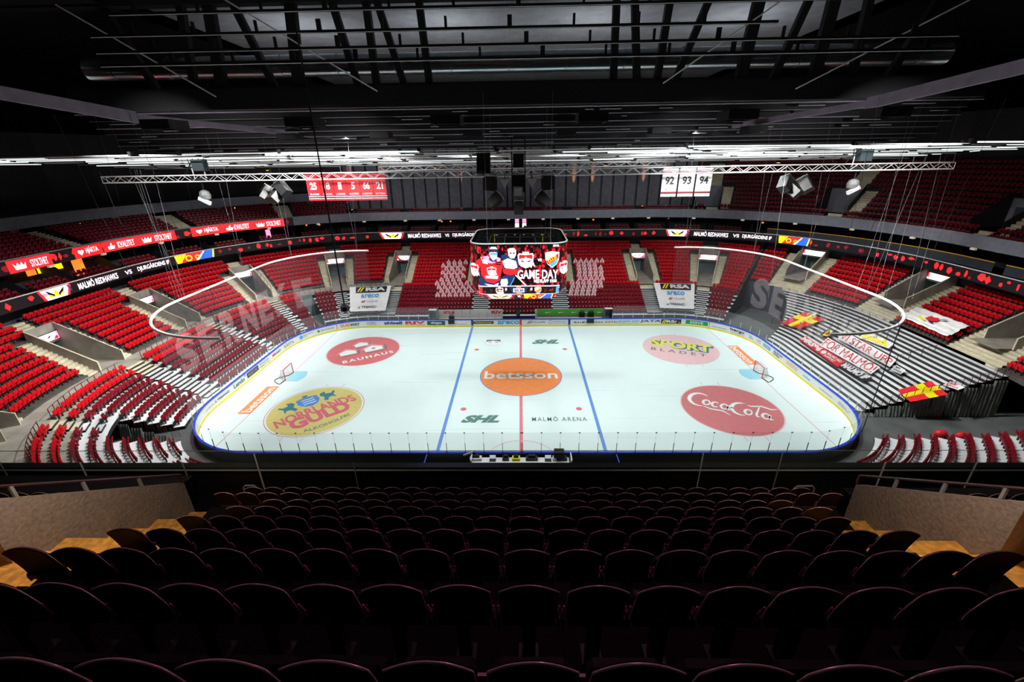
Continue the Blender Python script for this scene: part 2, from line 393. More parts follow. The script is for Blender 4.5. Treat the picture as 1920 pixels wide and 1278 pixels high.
mb = MB(); ring(mb, 0, -15, 2.95, 3.02, ifn(0, 0, 0, 2), P_FINE, 40, 0, pi); part(mb, 'referee_crease', 'thin red half circle at the timekeepers')
def zone(cx, cy, ringm, fillm, rf):
    mb = MB(); ring(mb, cx, cy, 4.45, 4.52, ifn(0, 0, 0, 2), ringm, 72); shape(mb, circ(cx, cy, rf, n=64), ifn(0, 0, 0, 2), fillm)
    for sy in (-1, 1):
        for sx in (-.9, .9):
            shape(mb, [(cx+sx-.04, cy+sy*4.55), (cx+sx+.04, cy+sy*4.55), (cx+sx+.04, cy+sy*5.15), (cx+sx-.04, cy+sy*5.15)][::1], ifn(0, 0, 0, 2), P_FINE)
    return mb
# gold beer circle
mb = zone(-19.95, -7, P_LINE, P_GOLD, 4.3); f = lambda b: ifn(-19.95, -7, 42, b)
put_text(mb, 'NORRLANDS', f(4), -3.75, -1.05, 3.75, .45, P_LRED, .03, arch=.35)
put_text(mb, 'GULD', f(5), -2.75, -2.35, 2.75, -.35, P_LRED, .05, arch=.1)
put_text(mb, 'ALKOHOLFRI', f(4), -2.1, -3.25, 2.1, -2.75, P_GREEN, .02, arch=-.25)
shape(mb, [(-1, 2.9), (0, 3.1), (1, 2.9), (1.05, 1.9), (.6, 1.2), (0, .95), (-.6, 1.2), (-1.05, 1.9)], f(4), P_LOGOBL)
for k in range(3): shape(mb, [(-.6, 1.5+k*.45), (-.2, 1.62+k*.45), (.2, 1.5+k*.45), (.6, 1.62+k*.45), (.6, 1.75+k*.45), (.2, 1.63+k*.45), (-.2, 1.75+k*.45), (-.6, 1.63+k*.45)], f(5), P_WHITE)
for s in (-1, 1):
    shape(mb, [(s*x, y) for x, y in [(1.25, 1.2), (1.5, 1.9), (1.2, 2.4), (1.4, 2.9), (1.9, 3.0), (1.8, 2.5), (2.3, 2.3), (2.7, 2.7), (2.75, 2.4), (2.4, 1.9), (2.5, 1.1), (2.2, 1.6), (1.8, 1.5), (1.6, 1.0)]], f(4), P_TEAL)
shape(mb, circ(0, 3.3, .3, .2, 12), f(4), P_TEAL)
part(mb, 'faceoff_circle', 'gold circle with shield and red lettering')
mb = zone(-19.95, 7, P_FINE, P_BAU, 4.4); f = lambda b: ifn(-19.95, 7, 31, b)
for cx, cy, s in ((-1.9, .35, 1.), (.1, 2.1, .85), (1.2, .1, 1.15)):
    q = lambda pts, b, m: shape(mb, [(cx+x*s, cy+y*s) for x, y in pts], f(b), m)
    q([(-1.0, -.95), (1.35, -.95), (1.2, -1.15), (-.9, -1.15)], 4, P_GREY); q([(1.15, -.9), (1.35, -.9), (1.45, .4), (1.25, .4)], 4, P_GREY)
    q([(-.95, -.8), (.95, -.8), (1.0, .1), (0, .85), (-1.0, .1)], 5, P_WHITE)
    q([(-1.3, -.1), (0, 1.15), (1.3, -.1), (1.3, .06), (0, 1.3), (-1.3, .06)], 5, P_PINK)
shape(mb, circ(1.2, -.05, .25, n=14), f(6), P_BAU)
put_text(mb, 'BAUHAUS', f(5), -3.0, -2.75, 3.1, -1.95, P_WHITE, .03, spacing=1.35)
part(mb, 'faceoff_circle', 'red circle with three white houses')
mb = zone(19.95, 7, P_FINE, P_PINK, 4.42); f = lambda b: ifn(19.95, 7, -20.5, b)
put_text(mb, 'SPORT', f(4), -3.55, -.35, 3.85, 2.1, P_TEAL, .10); put_text(mb, 'SPORT', f(5), -3.6, -.15, 3.6, 2.15, P_YEL, .035)
put_text(mb, 'BLADET', f(4), -3.4, -1.6, 3.0, -.75, P_GREY, .01, spacing=1.6)
part(mb, 'faceoff_circle', 'pink circle with yellow sport lettering')
mb = zone(19.95, -7, P_FINE, P_DRED, 4.42); f = lambda b: ifn(19.95, -7, -29, b)
def stroke(mb, pts, w0, w1, fn, m):
    n = len(pts); L, Rr = [], []
    for i, (x, y) in enumerate(pts):
        a = pts[max(0, i-1)]; b = pts[min(n-1, i+1)]; d = hypot(b[0]-a[0], b[1]-a[1]) or 1
        nx, ny = -(b[1]-a[1])/d, (b[0]-a[0])/d; k = i/(n-1); w = w0+(w1-w0)*sin(pi*k)
        L.append((x+nx*w, y+ny*w)); Rr.append((x-nx*w, y-ny*w))
    vs = [fn(*p) for pr_ in zip(L, Rr) for p in pr_]
    mb.add(vs, [(2*i, 2*i+1, 2*i+3, 2*i+2) for i in range(n-1)], m)
arc = lambda cx, cy, rx, ry, a0, a1, n=16: [(cx+rx*cos(a0+(a1-a0)*i/n), cy+ry*sin(a0+(a1-a0)*i/n)) for i in range(n+1)]
stroke(mb, arc(-2.8, .35, .95, 1.25, .9, 5.2), .04, .19, f(4), P_WHITE); stroke(mb, [(-2.5, -.75), (-1.6, -1.0), (-.6, -.85), (.1, -1.3)], .03, .12, f(4), P_WHITE)
stroke(mb, arc(.9, .35, .85, 1.15, .9, 5.2), .04, .18, f(4), P_WHITE)
stroke(mb, [(.9, 1.45), (1.7, 1.3), (2.5, 1.75), (3.4, 1.55), (3.9, 1.9)], .03, .13, f(4), P_WHITE)
for cx, k in ((-2.15, 0), (-1.35, 1), (-.55, 0), (1.5, 0), (2.95, 0)):
    stroke(mb, arc(cx, .05, .3, .48, .7 if k else 0, 5.6 if k else 2*pi), .06, .12, f(4), P_WHITE)
for cx, hgt in ((-.22, .5), (3.28, .5), (2.2, 1.7)): stroke(mb, [(cx+.1*hgt, hgt), (cx-.03, -.1), (cx+.1, -.42), (cx+.3, -.3)], .05, .12, f(4), P_WHITE)
shape(mb, [(-.05, .1), (.25, .1), (.25, .24), (-.05, .24)], f(4), P_WHITE)
part(mb, 'faceoff_circle', 'dusty red circle with white script lettering')
for s in (-1, 1):
    mb = MB(); f = (lambda b: ifn(-26.62, -5.05, 90, b)) if s < 0 else (lambda b: ifn(26.72, 5.05, -90, b))
    shape(mb, [(-2.7, -.63), (2.7, -.63), (2.7, .63), (-2.7, .63)], f(2), P_OR); put_text(mb, 'betsson', f(4), -2.4, -.5, 2.4, .42, P_WHITE, .015)
    part(mb, 'ice_advert', 'orange advert with white lettering')
def shl(cx, cy, w, h):
    mb = MB(); put_text(mb, 'SHL', ifn(cx, cy, 0, 3), -w/2, -h/2, w/2, h/2, P_GREEN, .06, shear=.55); part(mb, 'ice_advert', 'slanted grey-green league lettering')
shl(-3.55, -8.7, 3.5, 1.25); shl(3.45, 9.4, 3.5, 1.4)
mb = MB(); put_text(mb, 'MALMÖ ARENA', ifn(0, 0, 0, 3), 1.0, -9.1, 6.05, -8.45, P_GREEN, .01, spacing=1.35); part(mb, 'ice_advert', 'small spaced arena lettering')
mb = MB(); hawk(mb, lambda x, y, d=0: Vector((x, y, .008+d*.3)), -3.6, 9.4, 2.3, P_WHITE, P_GREY, P_GREY, P_WHITE)
ring(mb, -3.6, 9.4, .95, 1.1, ifn(0, 0, 0, 2), P_GREY, 24); part(mb, 'ice_advert', 'grey bird-head crest')

# ================================================================== BOARDS AND GLASS
boards = empty('dasher_boards', 'white rink boards with blue cap, yellow kick plate and sponsor adverts', 'rink boards')
mb = MB(); sweep(mb, -UMAX0, UMAX0, [(0, .2), (0, 1.05), (.12, 1.05), (.12, 0)], [WHITE, WHITE, INK], 0, .9); mb.obj('board_panel', boards)
mb = MB(); sweep(mb, -UMAX0, UMAX0, [(-.01, 0), (-.025, .21), (0, .215)], YELLOW, 0, .9); mb.obj('kick_plate', boards)['label'] = 'yellow kick plate'
mb = MB(); sweep(mb, -UMAX0, UMAX0, [(-.03, 1.04), (-.03, 1.14), (.16, 1.14), (.16, 1.04)], BLUE, 0, .9, close=True, caps=False); mb.obj('cap_rail', boards)['label'] = 'blue cap rail'
def bfn(base=.0):       # reading direction +u seen from the rink
    return lambda x, y, d=0: P(x, -.012-d*.3-base, y, 0)
def advert(s, w, draw, name='board_advert', label=None):
    mb = MB(); draw(mb, s, w); o = mb.obj(name, boards)
    if label: o['label'] = label
def T(txt, m, y0=.42, y1=.82, **k):
    return lambda mb, s, w: put_text(mb, txt, layer(bfn(), .02), s-w/2, y0, s+w/2, y1, m, **k)
def BOX(bg, txt, m, pad=.15, y0=.34, y1=.92, **k):
    def dr(mb, s, w):
        n = 4
        for i in range(n):
            a, b = s-w/2+w*i/n, s-w/2+w*(i+1)/n
            mb.quad(bfn()(a, y0), bfn()(b, y0), bfn()(b, y1), bfn()(a, y1), bg)
        put_text(mb, txt, layer(bfn(), .03), s-w/2+pad, y0+.12, s+w/2-pad, y1-.12, m, **k)
    return dr
def both(*fs): return lambda mb, s, w: [f(mb, s, w) for f in fs]
def rsa(mb, s, w):
    BOX(INK, 'RSA', WHITE, pad=.1)(mb, s+.0, w) if False else None
    n = 3
    for i in range(n): mb.quad(bfn()(s-w/2+w*i/n, .3), bfn()(s-w/2+w*(i+1)/n, .3), bfn()(s-w/2+w*(i+1)/n, .95), bfn()(s-w/2+w*i/n, .95), INK)
    g = layer(bfn(), .03)
    for k in range(2): mb.poly([g(s-w/2+.1+k*.28, .38), g(s-w/2+.28+k*.28, .38), g(s-w/2+.55+k*.28, .87), g(s-w/2+.37+k*.28, .87)], YEL)
    put_text(mb, 'RSA', g, s-w/2+.75, .42, s+w/2-.12, .82, WHITE, .05)
ADS = [(-48.8, 1.4, T('STENA', MGREY, .5, .65)), (-46.6, 1.9, both(T('TREANO', INK, .5, .72), lambda mb, s, w: mb.poly([bfn(.01)(s-w/2-.45, .5), bfn(.01)(s-w/2-.1, .5), bfn(.01)(s-w/2-.25, .78)], MGREY))),
       (-43.95, 1.9, both(T('Lendo', DGREEN, .38, .86), lambda mb, s, w: ring(mb, s+w/2+.18, .88, .08, .13, layer(bfn(), .02), GREENP, 14))),
       (-41.4, 2.2, BOX(INK, 'MALMÖ STAD', MGREY, .2)), (-39.0, 1.9, both(T('Prionet', MGREY, .62, .86), T('Malmö', MGREY, .36, .5))),
       (-36.3, 2.0, lambda mb, s, w: (put_text(mb, 'ALLBÖT', layer(bfn(), .02), s-.1, .48, s+1, .72, INK, .02), mb.quad(bfn(.01)(s-1, .5), bfn(.01)(s-.2, .5), bfn(.01)(s-.2, .75), bfn(.01)(s-1, .75), RED))),
       (-33.5, 1.9, both(T('KASTA', INK, .38, .74, bold=.0), lambda mb, s, w: mb.poly([bfn(.01)(s-.5, .78), bfn(.01)(s-.3, .78), bfn(.01)(s-.4, .95)], RED))),
       (-30.5, 2.2, lambda mb, s, w: (shape(mb, circ(s-.8, .6, .27, n=14), layer(bfn(), .01), SKY), put_text(mb, 'BRAVIDA\nSYD', layer(bfn(), .02), s-.45, .4, s+1, .8, MGREY, .01))),
       (-27.6, 2.0, lambda mb, s, w: (shape(mb, circ(s-1.1, .6, .18, n=14), layer(bfn(), .01), GREENP), put_text(mb, 'ŠKODA', layer(bfn(), .02), s-.8, .5, s+1, .72, INK, .0))),
       (-24.4, 2.6, lambda mb, s, w: (put_text(mb, 'SUB', layer(bfn(), .02), s-1.3, .4, s-.1, .82, ORANGE, .05), put_text(mb, 'WAY', layer(bfn(), .02), s-.05, .4, s+1.3, .82, DGREEN, .05))),
       (-21.4, 1.4, both(T('HOTELL', MGREY, .6, .85), T('MALMÖ SYD', MGREY, .4, .52))), (-18.3, 2.6, both(T('ahlsell', NAVY, .48, .92, bold=.04), T('allt för ett byggande', MGREY, .33, .4))),
       (-15.1, 2.9, both(T('RIV', RED, .52, .92, bold=.05), T('ENTREPRENAD', RED, .34, .46))), (-12.1, 2.6, BOX(DGREEN, 'dege', WHITE, .5, .32, .95, bold=.03)),
       (-8.6, 1.8, T('SKANSKA', MGREY, .42, .52)), (-5.3, 2.9, BOX(INK, 'Höhammar', YEL, .2, .45, .85, shear=.3)), (-1.75, 3.1, T('areco', SKY, .38, .9, bold=.03)),
       (2.2, 2.6, lambda mb, s, w: (put_text(mb, 'Climat80', layer(bfn(), .02), s-.5, .55, s+1.3, .78, INK, 0), [mb.poly([bfn(.01)(s-1.3+k*.3, .42), bfn(.01)(s-1.15+k*.3, .42), bfn(.01)(s-.75+k*.3, .85), bfn(.01)(s-.9+k*.3, .85)], (INK, RED)[k]) for k in (0, 1)])),
       (5.2, 3.0, lambda mb, s, w: (ring(mb, s-.95, .65, .26, .3, layer(bfn(), .01), MGREY, 20), [mb.poly([bfn(.01)(s-.95, .65), bfn(.01)(s-.95+.27*cos(a+.3), .65+.27*sin(a+.3)), bfn(.01)(s-.95+.27*cos(a-.1), .65+.27*sin(a-.1))], MGREY) for a in (1.57, 3.66, 5.76)], put_text(mb, 'Malmö', layer(bfn(), .02), s-.5, .6, s+1.2, .88, MGREY, 0), put_text(mb, 'Bil & Motor', layer(bfn(), .02), s-.5, .38, s+1.4, .5, MGREY, 0))),
       (10.7, 6.2, T('MALMÖ ARENA HOTEL', INK, .46, .72, spacing=1.3)), (15.3, 2.9, both(T('BEIJER REF', SKY, .52, .8, shear=.3), T('________', SKY, .36, .4))),
       (18.4, 2.9, T('JATA', NAVY, .45, .88, shear=.3)), (21.3, 2.8, rsa), (24.75, 2.9, BOX(GREENP, 'ESSVE', WHITE, .6)),
       (27.7, 2.0, T('TRELLEBORG', MGREY, .4, .55)), (30.2, 2.1, both(T('bergx', INK, .46, .92, bold=.03), lambda mb, s, w: mb.quad(bfn(.01)(s-1, .33), bfn(.01)(s+1, .33), bfn(.01)(s+1, .38), bfn(.01)(s-1, .38), SKY))),
       (32.3, .7, T('BYGG\nPARTNER', SKY, .4, .8)), (33.7, .8, T('LED\nLUX', MGREY, .4, .8)), (35.4, 1.6, BOX(SKY, 'SYDVENT', WHITE, .2, .42, .8)),
       (37.8, 1.8, T('KB.BYGG\nNORD', NAVY, .36, .86, bold=.03)), (40.6, 2.1, both(T('GOGOGO', ORANGE, .55, .82), T('energi & miljö', MGREY, .38, .48))),
       (43.3, 1.2, T('sigma', SKY, .4, .7)), (46.4, 2.0, T('nordkommuner', MGREY, .5, .62)), (49.2, 2.0, T('skåne el\nmalmö', MGREY, .4, .7))]
for s, w, d in ADS: advert(s, w, d)
for s, m in ((0, RED), (-6.92, NAVY), (6.92, NAVY)):
    advert(s, .32, lambda mb, s, w: mb.quad(bfn()(s-w/2, 0.0), bfn()(s+w/2, 0.0), bfn()(s+w/2, 1.04), bfn()(s-w/2, 1.04), m), 'line_mark', 'zone colour on the boards')
for s in (-26.2, 26.4):
    advert(s, .07, lambda mb, s, w: mb.quad(bfn()(s-w/2, .0), bfn()(s+w/2, .0), bfn()(s+w/2, 1.04), bfn()(s-w/2, 1.04), RED), 'line_mark')
# plexiglass (none in front of the players' benches) and its posts
def far_gap(u): return abs(u) < 12.3
def gh(u): return 2.95 if (abs(u) < 24 or abs(u) > UMAX0-22) else 2.95
st = [-UMAX0+.001+i*1.45 for i in range(int(2*UMAX0/1.45)+1)]
post0 = None
for i in range(len(st)-1):
    a, b = st[i], st[i+1]
    if far_gap((a+b)/2): continue
    mb = MB(); n = 3 if 20 < abs(a) < UMAX0-20 else 1
    for k in range(n):
        p, q = a+(b-a)*k/n, a+(b-a)*(k+1)/n
        mb.quad(P(p, .07, 1.14, 0), P(q, .07, 1.14, 0), P(q, .07, gh(a), 0), P(p, .07, gh(a), 0), GLASS)
    mb.obj('glass_pane', boards)
ptb = {}
for i, a in enumerate(st):
    if far_gap(a): continue
    near = abs(a) > UMAX0-26
    if near not in ptb:
        mb = MB(); mb.box((0, 0, .42), (.035, .05, .84), STEEL_B if near else WHITEM); mb.box((0, 0, .02), (.08, .08, .05), STEEL_B)
        if near: mb.box((0, 0, 1.78), (.12, .05, .06), STEEL_B); mb.box((0, 0, 1.3), (.008, .008, .96), MGREY)
        o = mb.obj('glass_post', boards); ptb[near] = o; o['label'] = 'black post' if near else 'white post'
    else:
        o = ptb[near].copy(); COL.objects.link(o)
    n_ = N(a, 0); o.location = P(a, .07, 1.14, 0); o.rotation_euler = (0, 0, atan2(n_.y, n_.x)-pi/2)

# ================================================================== GOALS
def goal(sx, lab):
    g = empty('hockey_goal', lab, 'goal', (sx*26, 0, 0), 'goals')
    mb = MB(); L = lambda x, y, z: Vector((sx*x, y, z))
    mb.tube([L(0, -.915, 0), L(0, -.915, 1.22), L(0, .915, 1.22), L(0, .915, 0)], .045, RED, 8); mb.obj('goal_frame', g)['label'] = 'red posts and crossbar'
    mb = MB(); base = [L(0, -.915, .04)]+[L(.15+1.0*sin(pi*i/12), -.915-.25*sin(pi*i/12)*0-cos(pi*i/12)*.0-.915*0+(-1+2*i/12)*1.05+.915-.0-.915+.0, .04) for i in range(13)]+[L(0, .915, .04)]
    mb.tube(base, .04, BLACK, 6); top = [L(0, -.915, 1.2), L(.5, -.8, 1.18), L(.55, 0, 1.18), L(.5, .8, 1.18), L(0, .915, 1.2)]
    mb.tube(top, .025, WHITEM, 6); mb.obj('base_frame', g)
    mb = MB(); n = 12
    bp = [L(.15+1.0*sin(pi*i/n), (-1+2*i/n)*1.05, .04) for i in range(n+1)]; tp = [L(.5 if 0 < i < n else .1, (-1+2*i/n)*.85, 1.18) for i in range(n+1)]
    for i in range(n): mb.quad(bp[i], bp[i+1], tp[i+1], tp[i], GNET)
    mb.quad(L(0, -.915, 1.2), L(0, .915, 1.2), L(.5, .85, 1.18), L(.5, -.85, 1.18), GNET)
    mb.quad(L(0, -.915, .04), bp[0], tp[0], L(0, -.915, 1.2), GNET); mb.quad(L(0, .915, .04), bp[-1], tp[-1], L(0, .915, 1.2), GNET)
    mb.obj('net', g)['label'] = 'white goal net'
goal(-1, 'red goal with white net at the left end of the ice'); goal(1, 'red goal with white net at the right end of the ice')

# ================================================================== STANDS (structure)
mb = MB(); mb.quad(Vector((-95, -70, -.05)), Vector((95, -70, -.05)), Vector((95, 80, -.05)), Vector((-95, 80, -.05)), FLOORM); struct(mb.obj('floor'))
SEATS = []            # (x, y, z, facing angle, kind, row key)
def seat_line(u0, u1, t, z, kind, off=0, pitch=.52, skip=None):
    um = (u0+u1)/2; f = (P(um+.01, t)-P(um-.01, t)).length/.02
    n = int((u1-u0)*f/pitch)
    if n < 1: return
    for i in range(n):
        u = (u0+u1)/2+(i-(n-1)/2)*pitch/f
        if skip and skip(u, t): continue
        p = P(u, t, z); nn = N(u); SEATS.append((p.x, p.y, z, atan2(nn.y, nn.x)-pi/2, kind, (kind, round(t, 1))))
def rowgeo(mb, u0, u1, t0, t1, z, zp, kind, tm, rm):
    """one tread with its riser; stairs get a half step"""
    if callable(u0) or callable(u1):
        a = lambda t: u0(t) if callable(u0) else u0
        b = lambda t: u1(t) if callable(u1) else u1
        n = 40; q = lambda i, t, zz: P(a(t)+(b(t)-a(t))*i/n, t, zz)
        for i in range(n):
            mb.quad(q(i, t0, zp), q(i+1, t0, zp), q(i+1, t0, z), q(i, t0, z), rm); mb.quad(q(i, t0, z), q(i+1, t0, z), q(i+1, t1, z), q(i, t1, z), tm)
        return
    if kind == 'stair':
        h = (z-zp)/2; tm2 = (t0+t1)/2
        sweep(mb, u0, u1, [(t0-.0, zp), (t0, zp+h*2), (tm2, zp+h*2)], [rm, tm]); sweep(mb, u0, u1, [(tm2, z), (tm2, z+h), (t1, z+h)], [rm, tm])
    else: sweep(mb, u0, u1, [(t0, zp), (t0, z), (t1, z)], [rm, tm], step=1.6)
def secs(u0, u1, voms, hw):
    """split u0..u1 into seat and aisle intervals"""
    out = []; c = u0
    for v in sorted(voms):
        if v-hw > c and v+hw < u1: out.append((c, v-hw, 'seat')); c = v+hw
    out.append((c, u1, 'seat')); return out
VA = [-93.5, -81.2, -67.7, -55.9, -43.3, -30.6, -20.2]; VC = [-20.2, -6.1, 6.1, 20.1, 30.6]; VR = [42.6, 55.2, 67.5, 80.5, 93.5]
mb = MB()
# --- left: telescopic stand, walkway, upper rows
for (a, b) in ((-78.5, -38.5), (-104, -84.6), (-84.6, -78.5)):
    for k in range(9):
        t0, z = 1.2+.865*k, .3+.39*k; dm = DECK if k < 7 else CONC
        if b == -78.5 and k < 5: continue
        for s0, s1, _ in secs(a, b, VA, .95):
            rowgeo(mb, s0, s1, t0, t0+.865, z, z-.39 if k else 0, 'seat', dm, RISER)
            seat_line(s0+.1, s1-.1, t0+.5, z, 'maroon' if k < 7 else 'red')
        for v in VA:
            if a < v-.95 and v+.95 < b: rowgeo(mb, v-.95, v+.95, t0, t0+.865, z, z-.39 if k else 0, 'stair', DECK if k < 7 else STEP, RISER)
sweep(mb, -104, -20.2, [(8.95, 3.3), (8.95, 3.6), (11.2, 3.6)], [CONC, CONC])
for k in range(10):
    t0, z = 11.2+.8*k, 3.78+.45*k; zp = 3.6 if k == 0 else z-.45
    for s0, s1, _ in secs(-104, -20.2, VA, 2.5 if k < 7 else .7):
        if s1 > -21: s1 = -20.2-(2.5 if k < 7 else .7)
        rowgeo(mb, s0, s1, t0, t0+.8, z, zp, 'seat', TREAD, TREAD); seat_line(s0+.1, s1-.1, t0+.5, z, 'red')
    for v in VA:
        if k < 7:
            for q0, q1 in ((v-2.5, v-1.35), (v+1.35, v+2.5)):
                if v == -20.2 and q0 > v: continue
                rowgeo(mb, q0, q1, t0, t0+.8, z, zp, 'stair', STEP, STEP)
        else: rowgeo(mb, v-.7, v+.7, t0, t0+.8, z, zp, 'stair', STEP, STEP)
struct(mb.obj('floor_left_stand'))
# --- far side: one slope down to the rink
mb = MB()
def cz(k): return .5+.385*k
CSEC = [(-38.4, -38.4)]
BAN = lambda u, t: (((-28.9 < u < -22.2) or (22.4 < u < 28.8)) and t < 9.3)
for k in range(20):
    t0, z = 3.2+.8*k, cz(k); zp = z-.385 if k else 0
    lo = -36.0 if k < 7 else -20.2
    if 7 <= k < 11 and False: pass
    vs_ = [v for v in ([-30.6]+VC if k < 7 else VC)]
    hw = 1.15 if k < 8 else (2.5 if k < 17 else .7)
    tm = DECK if k < 7 else TREAD
    c = lo if lo < -21 else -20.2+hw
    for v in sorted(set(vs_)):
        if v-hw > c:
            rowgeo(mb, c, v-hw, t0, t0+.8, z, zp, 'seat', tm, RISER if k < 7 else TREAD)
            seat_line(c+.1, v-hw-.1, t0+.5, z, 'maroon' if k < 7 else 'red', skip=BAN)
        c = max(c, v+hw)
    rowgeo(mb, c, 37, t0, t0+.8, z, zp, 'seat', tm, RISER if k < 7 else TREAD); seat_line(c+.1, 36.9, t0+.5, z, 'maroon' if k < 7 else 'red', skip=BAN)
    for v in vs_:
        sm = DECK if k < 7 else STEP
        if k < 8 or k >= 17:
            if v == -20.2 and k >= 17: continue
            rowgeo(mb, v-hw, v+hw, t0, t0+.8, z, zp, 'stair', sm, RISER if k < 7 else STEP)
        else:
            for q0, q1 in ((v-2.5, v-1.35), (v+1.35, v+2.5)):
                if v == -20.2 and q1 < v: continue
                rowgeo(mb, q0, q1, t0, t0+.8, z, zp, 'stair', sm, STEP)
struct(mb.obj('floor_far_stand'))
# --- right: standing terrace, then rows
mb = MB(); TU0 = lambda t: 51-(t-2.8)*.85; TU1 = lambda t: 69.8+22.5*math.asin(1.5/(8.5+t))
for k in range(19):
    t0, z = 1.2+.64*k, .3+.195*k; zp = z-.195 if k else 0
    rowgeo(mb, TU0, TU1, t0, t0+.5, z, zp, 'seat', DECK, RISER)
    rowgeo(mb, TU0, TU1, t0+.5, t0+.64, z, z, 'seat', RISER, RISER)
rowgeo(mb, TU0, TU1, 13.3, 13.35, 4.05, 3.81, 'seat', DECK, CONC)
for k in range(9):
    t0, z = 13.3+.8*k, 4.05+.45*k; zp = z-.45
    vom = k >= 3; hw = 2.6
    for s0, s1, _ in secs(37, 104, VR, hw):
        rowgeo(mb, s0, s1, t0, t0+.8, z, zp, 'seat', TREAD, TREAD); seat_line(s0+.1, s1-.1, t0+.5, z, 'red')
    for v in VR:
        if not vom: rowgeo(mb, v-hw, v+hw, t0, t0+.8, z, zp, 'stair', STEP, STEP)
        else:
            for q0, q1 in ((v-2.6, v-1.35), (v+1.35, v+2.6)): rowgeo(mb, q0, q1, t0, t0+.8, z, zp, 'stair', STEP, STEP)
for k in range(13):
    t0, z = 1.3+.9*k, .3+.29*k; a = 83.5-.25*k
    rowgeo(mb, a, 104, t0, t0+.9, z, z-.29 if k else 0, 'seat', DECK, RISER); seat_line(a+.3, 97.3, t0+.5, z, 'maroon', pitch=.5); seat_line(98.6, 103.8, t0+.5, z, 'maroon')
struct(mb.obj('floor_right_stand'))
# --- near side strip below the foreground tier
mb = MB()
for s in (-1, 1):
    for k in range(3):
        a, b = (104, 119.5); 
        if s < 0: a, b = -119.5, -104
        t0, z = 1.3+.865*k, .15+.35*k; rowgeo(mb, a, b, t0, t0+.865, z, z-.35 if k else 0, 'seat', DECK, RISER); seat_line(a+(1.5 if s < 0 else .2), b-(1.5 if s > 0 else .2), t0+.5, z, 'maroon')
struct(mb.obj('floor_near_stand'))

# --- entrances through the stand
def vomitory(v, tf, tb, zf, zt, kind):
    mb = MB()
    for s in (-1, 1):
        e = v+s*1.3
        for q in (e, e+s*.14): mb.poly([P(q, tf, zf-.1), P(q, tf, zf+1.05), P(q, tb, zt), P(q, tb, zf-.1)], CONC)
        mb.quad(P(e, tf, zf+1.05), P(e+s*.14, tf, zf+1.05), P(e+s*.14, tb, zt), P(e, tb, zt), STEP)
        mb.quad(P(e, tf, zf-.1), P(e+s*.14, tf, zf-.1), P(e+s*.14, tf, zf+1.05), P(e, tf, zf+1.05), STEP)
    mb.quad(P(v-1.3, tf-1.6, zf+.004), P(v+1.3, tf-1.6, zf+.004), P(v+1.3, tb+1.8, zf+.004), P(v-1.3, tb+1.8, zf+.004), CONC)
    mb.quad(P(v-1.3, tb+1.8, zf), P(v+1.3, tb+1.8, zf), P(v+1.3, tb+1.8, zf+2.3), P(v-1.3, tb+1.8, zf+2.3), TEALW)
    for s in (-1.3, 1.3): mb.quad(P(v+s, tb, zf), P(v+s, tb+1.8, zf), P(v+s, tb+1.8, zf+2.3), P(v+s, tb, zf+2.3), TEALW)
    mb.quad(P(v-1.3, tb, zf+2.3), P(v+1.3, tb, zf+2.3), P(v+1.3, tb+1.8, zf+2.3), P(v-1.3, tb+1.8, zf+2.3), DARK)
    mb.quad(P(v-1.3, tb+.02, zf+2.3), P(v+1.3, tb+.02, zf+2.3), P(v+1.3, tb+.02, zt), P(v-1.3, tb+.02, zt), CONC)
    struct(mb.obj('wall_entrance'))
SIGN_WHERE = {-93.5: 'near-left corner', -81.2: 'left stand nearest the near-left corner', -67.7: 'left stand at the edge of the photo', -55.9: 'left stand under the home team lettering', -43.3: 'far-left corner inside the curved white rail', -30.6: 'far-left corner beside the white banner', -20.2: 'far side, left of the shirts', -6.1: 'far side just left of the scoreboard', 6.1: 'far side just right of the scoreboard',
              20.1: 'far side right of the shirts', 30.6: 'far-right corner', 42.6: 'right stand beside the dark passage', 55.2: 'right stand above the large white cloth', 67.5: 'right stand at the edge of the photo', 80.5: 'near-right end', 93.5: 'near-right corner'}
def sign(v, t, z0):
    mb = MB(); w, h = 1.28, .85; f = lambda x, y, d=0: P(v+x, t-.12-d*.3, z0+y)
    mb.add([f(-w, 0), f(w, 0), f(w, h), f(-w, h), P(v-w, t+.02, z0), P(v+w, t+.02, z0), P(v+w, t+.02, z0+h), P(v-w, t+.02, z0+h)], [(4, 5, 6, 7), (0, 1, 5, 4), (1, 2, 6, 5), (2, 3, 7, 6), (3, 0, 4, 7), (0, 1, 2, 3)], BLACK)
    shape(mb, [(-w+.04, .04), (w-.04, .04), (w-.04, h-.04), (-w+.04, h-.04)], layer(f, .02), L_WHITE)
    q = lambda pts, d, m: shape(mb, pts, layer(f, d), m)
    q([(-w+.04, h-.04), (-w+.04, .3), (-.9, .04), (-.1, .04), (-.6, .2), (-.92, .5), (-.95, h-.04)], .05, L_RED); q([(.45, .04), (w-.04, .04), (w-.04, h-.04), (1.05, h-.04), (.9, .35), (.6, .2)], .05, L_PINK); q([(.75, .1), (1.15, .1), (1.15, .35), (.95, .4)], .06, L_RED)
    q([(-.5, .55), (-.1, .42), (-.2, .35), (-.45, .42)], .06, L_INK); q([(.5, .6), (.15, .42), (.25, .35), (.45, .42)], .06, L_INK)
    o = mb.obj('entrance_sign'); tag(o, 'white and red bird-face screen above entrance, '+SIGN_WHERE[v], 'sign', 'screens above the stand entrances')
for v in VA: vomitory(v, 10.9, 16.8, 3.6, 7.8, 'A'); sign(v, 16.75, 6.1)
for v in VC[1:]: vomitory(v, 10.6, 16.8, 3.6, 7.75, 'C'); sign(v, 16.75, 6.1)
